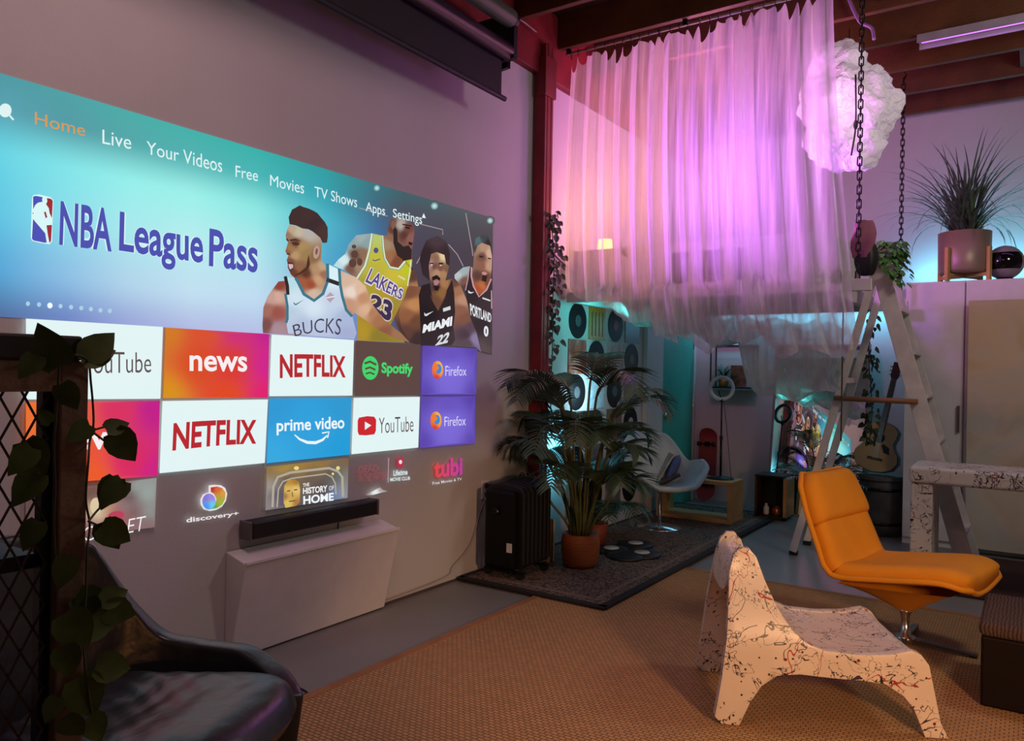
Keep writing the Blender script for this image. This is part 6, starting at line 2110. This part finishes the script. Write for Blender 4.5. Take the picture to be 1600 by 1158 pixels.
# expanded metal mesh
ms = MB()
dy, dz = 0.032, 0.062
z_lo, z_hi = 0.13, zrb
y_lo, y_hi = ky0 + 0.08, ym + 0.005
def clip_line(y_a, z_a, sgn):
    # line z = z_a + sgn * dz/dy * (y - y_a)
    m_ = sgn * dz / dy
    lo, hi = y_lo, y_hi
    ya_, yb_ = sorted(((z_lo - z_a) / m_ + y_a, (z_hi - z_a) / m_ + y_a))
    lo, hi = max(lo, ya_), min(hi, yb_)
    if hi - lo > 0.004:
        return (lo, z_a + m_ * (lo - y_a)), (hi, z_a + m_ * (hi - y_a))
for sgn in (1, -1):
    k = -60
    while k < 80:
        r_ = clip_line(y_lo + k * dy, z_lo, sgn) if sgn > 0 else clip_line(y_lo + k * dy, z_lo, sgn)
        if r_:
            (a0, z0_), (a1, z1_) = r_
            ms.bar((KX - 0.014 + 0.001 * sgn, a0, z0_), (KX - 0.014 + 0.001 * sgn, a1, z1_), 0.0022, 0.003)
        k += 1
ms.build('wire_mesh', mat('mesh_bronze', '3a2c22', 0.5, 0.6), kc)
for z_ in (1.12, 0.78, 0.42, 0.10):
    MB().box(((KX + kx0) / 2 - 0.01, (ky0 + yp) / 2, z_), (KX - kx0 - 0.07, yp - ky0 - 0.02, 0.022)).build('shelf', M_kd, kc)

def jar(x, y, z, r, h, label, m_, lid):
    t = thing('jar', label, 'jar', (x, y, z), 0, 'jars in the mesh cabinet')
    MB().lathe([(r * 0.9, z), (r, z + 0.02), (r, z + h * 0.7), (r * 0.7, z + h * 0.85), (r * 0.7, z + h * 0.9), (0, z + h * 0.9)], 24, (x, y, 0)).build('body', m_, t, smooth=True)
    MB().lathe([(r * 0.76, z + h * 0.88), (r * 0.76, z + h), (0, z + h)], 24, (x, y, 0)).build('lid', lid, t)
def basket(x, y, z, lx, ly, h, label):
    t = thing('wire_basket', label, 'basket', (x, y, z), 0, 'wire baskets in the mesh cabinet')
    w_ = MB()
    for k in range(6):
        zz = z + 0.004 + h * k / 5
        pts = [(x - lx / 2, y - ly / 2, zz), (x + lx / 2, y - ly / 2, zz), (x + lx / 2, y + ly / 2, zz), (x - lx / 2, y + ly / 2, zz)]
        for a_, c_ in zip(pts, pts[1:] + pts[:1]):
            w_.tube([a_, c_], 0.0025, 4)
    for k in range(9):
        yy = y - ly / 2 + ly * k / 8
        for xx in (x - lx / 2, x + lx / 2):
            w_.tube([(xx, yy, z + 0.004), (xx, yy, z + h)], 0.0025, 4)
    w_.build('wire_sides', mat('basket_wire', '8a8c8c', 0.3, 0.9), t)
    rim_ = [(x - lx / 2, y - ly / 2, z + h), (x + lx / 2, y - ly / 2, z + h), (x + lx / 2, y + ly / 2, z + h), (x - lx / 2, y + ly / 2, z + h)]
    MB().tube(rim_, 0.005, 6, closed=True).build('rim', mat('basket_wire', '', 0.3, 0.9), t)
M_jar = mat('jar_glass_dark', '14110f', 0.12)
jar(1.86, 0.36, 0.792, 0.055, 0.17, 'squat dark glass jar on the second shelf of the mesh cabinet', M_jar, M_blackmetal)
jar(1.78, 0.20, 0.792, 0.05, 0.15, 'smaller dark jar behind the mesh, further from the corner post', M_jar, M_blackmetal)
basket(1.82, 0.28, 1.132, 0.22, 0.30, 0.07, 'shallow wire basket on the upper shelf of the mesh cabinet')
basket(1.82, 0.28, 0.432, 0.22, 0.32, 0.13, 'deeper wire basket on the lower shelf of the mesh cabinet')
light('cabinet_warm_light', 'POINT', (1.70, 0.44, 0.60), (1.0, 0.40, 0.12), 3.2, 0.03)

# trailing vine over the cabinet: leaves where the vine hangs
vn = thing('trailing_vine', 'vine with heart-shaped leaves draped over the mesh cabinet corner', 'vine', (KX, ky1, kz))
M_vine = mat('vine_leaf', '434f22', 0.7, vary=0.3, noise_scale=25, spec=0.2)
def kp(px, py, off=0.02):
    return on_x(px, py, KX + off)
st = MB()
for path in ([(60, 560), (95, 555), (134, 560), (142, 600), (146, 660), (140, 690), (138, 720), (134, 780), (140, 820), (136, 860), (134, 930), (130, 1000), (138, 1080), (150, 1158)],
             [(93, 570), (88, 640), (84, 700), (86, 760), (84, 820), (88, 900)], [(146, 672), (160, 668), (172, 664)], [(146, 676), (165, 690), (182, 700)], [(138, 815), (150, 800), (160, 790)], [(140, 815), (155, 822), (168, 828)], [(140, 928), (158, 932), (168, 938)], [(140, 940), (155, 930), (165, 928)]):
    st.tube(spline([kp(x, y, 0.02 if x < 140 else 0.0) for x, y in path], 6), 0.0018, 5)
st.build('stems', M_stem, vn)
# leaves: base px, tip px
LV = [((92, 572), (60, 508)), ((134, 560), (178, 520)), ((128, 565), (180, 546)), ((60, 556), (30, 590)), ((140, 664), (104, 690)), ((166, 672), (202, 660)), ((176, 676), (212, 720)), ((182, 748), (158, 795)), ((192, 752), (156, 792)), ((158, 822), (204, 846)), ((160, 816), (186, 858)),
      ((158, 940), (200, 922)), ((164, 950), (212, 962)), ((38, 690), (72, 740)), ((60, 740), (20, 790)), ((60, 815), (36, 860)), ((50, 700), (14, 742)), ((120, 930), (168, 960)), ((100, 960), (140, 1010)), ((130, 985), (180, 975)), ((150, 1040), (205, 1045)), ((100, 1010), (110, 1060)), ((90, 1090), (70, 1130)), ((120, 1060), (150, 1120)), ((140, 1120), (160, 1158)), ((100, 1120), (130, 1150)), ((80, 660), (60, 640)), ((110, 870), (90, 920)), ((96, 600), (120, 640))]
for (bx_, by_), (tx_, ty_) in LV:
    off = 0.03 + 0.015 * r3.random()
    if max(bx_, tx_) > 140:
        off = 0.0 + 0.03 * r3.random()
    a_, c_ = kp(bx_, by_, off), kp(tx_, ty_, off)
    L_ = (c_ - a_).length
    # turn a little so that leaves are not all parallel to the cabinet
    face = V(1, -0.5 + 0.8 * (r3.random() - 0.5), 0.25 + 0.7 * (r3.random() - 0.5))
    MB().leaf(a_, c_ - a_, face, L_ * 1.05, L_ * 0.80, fold=0.22, droop=0.08).build('leaf', M_vine, vn, smooth=True)
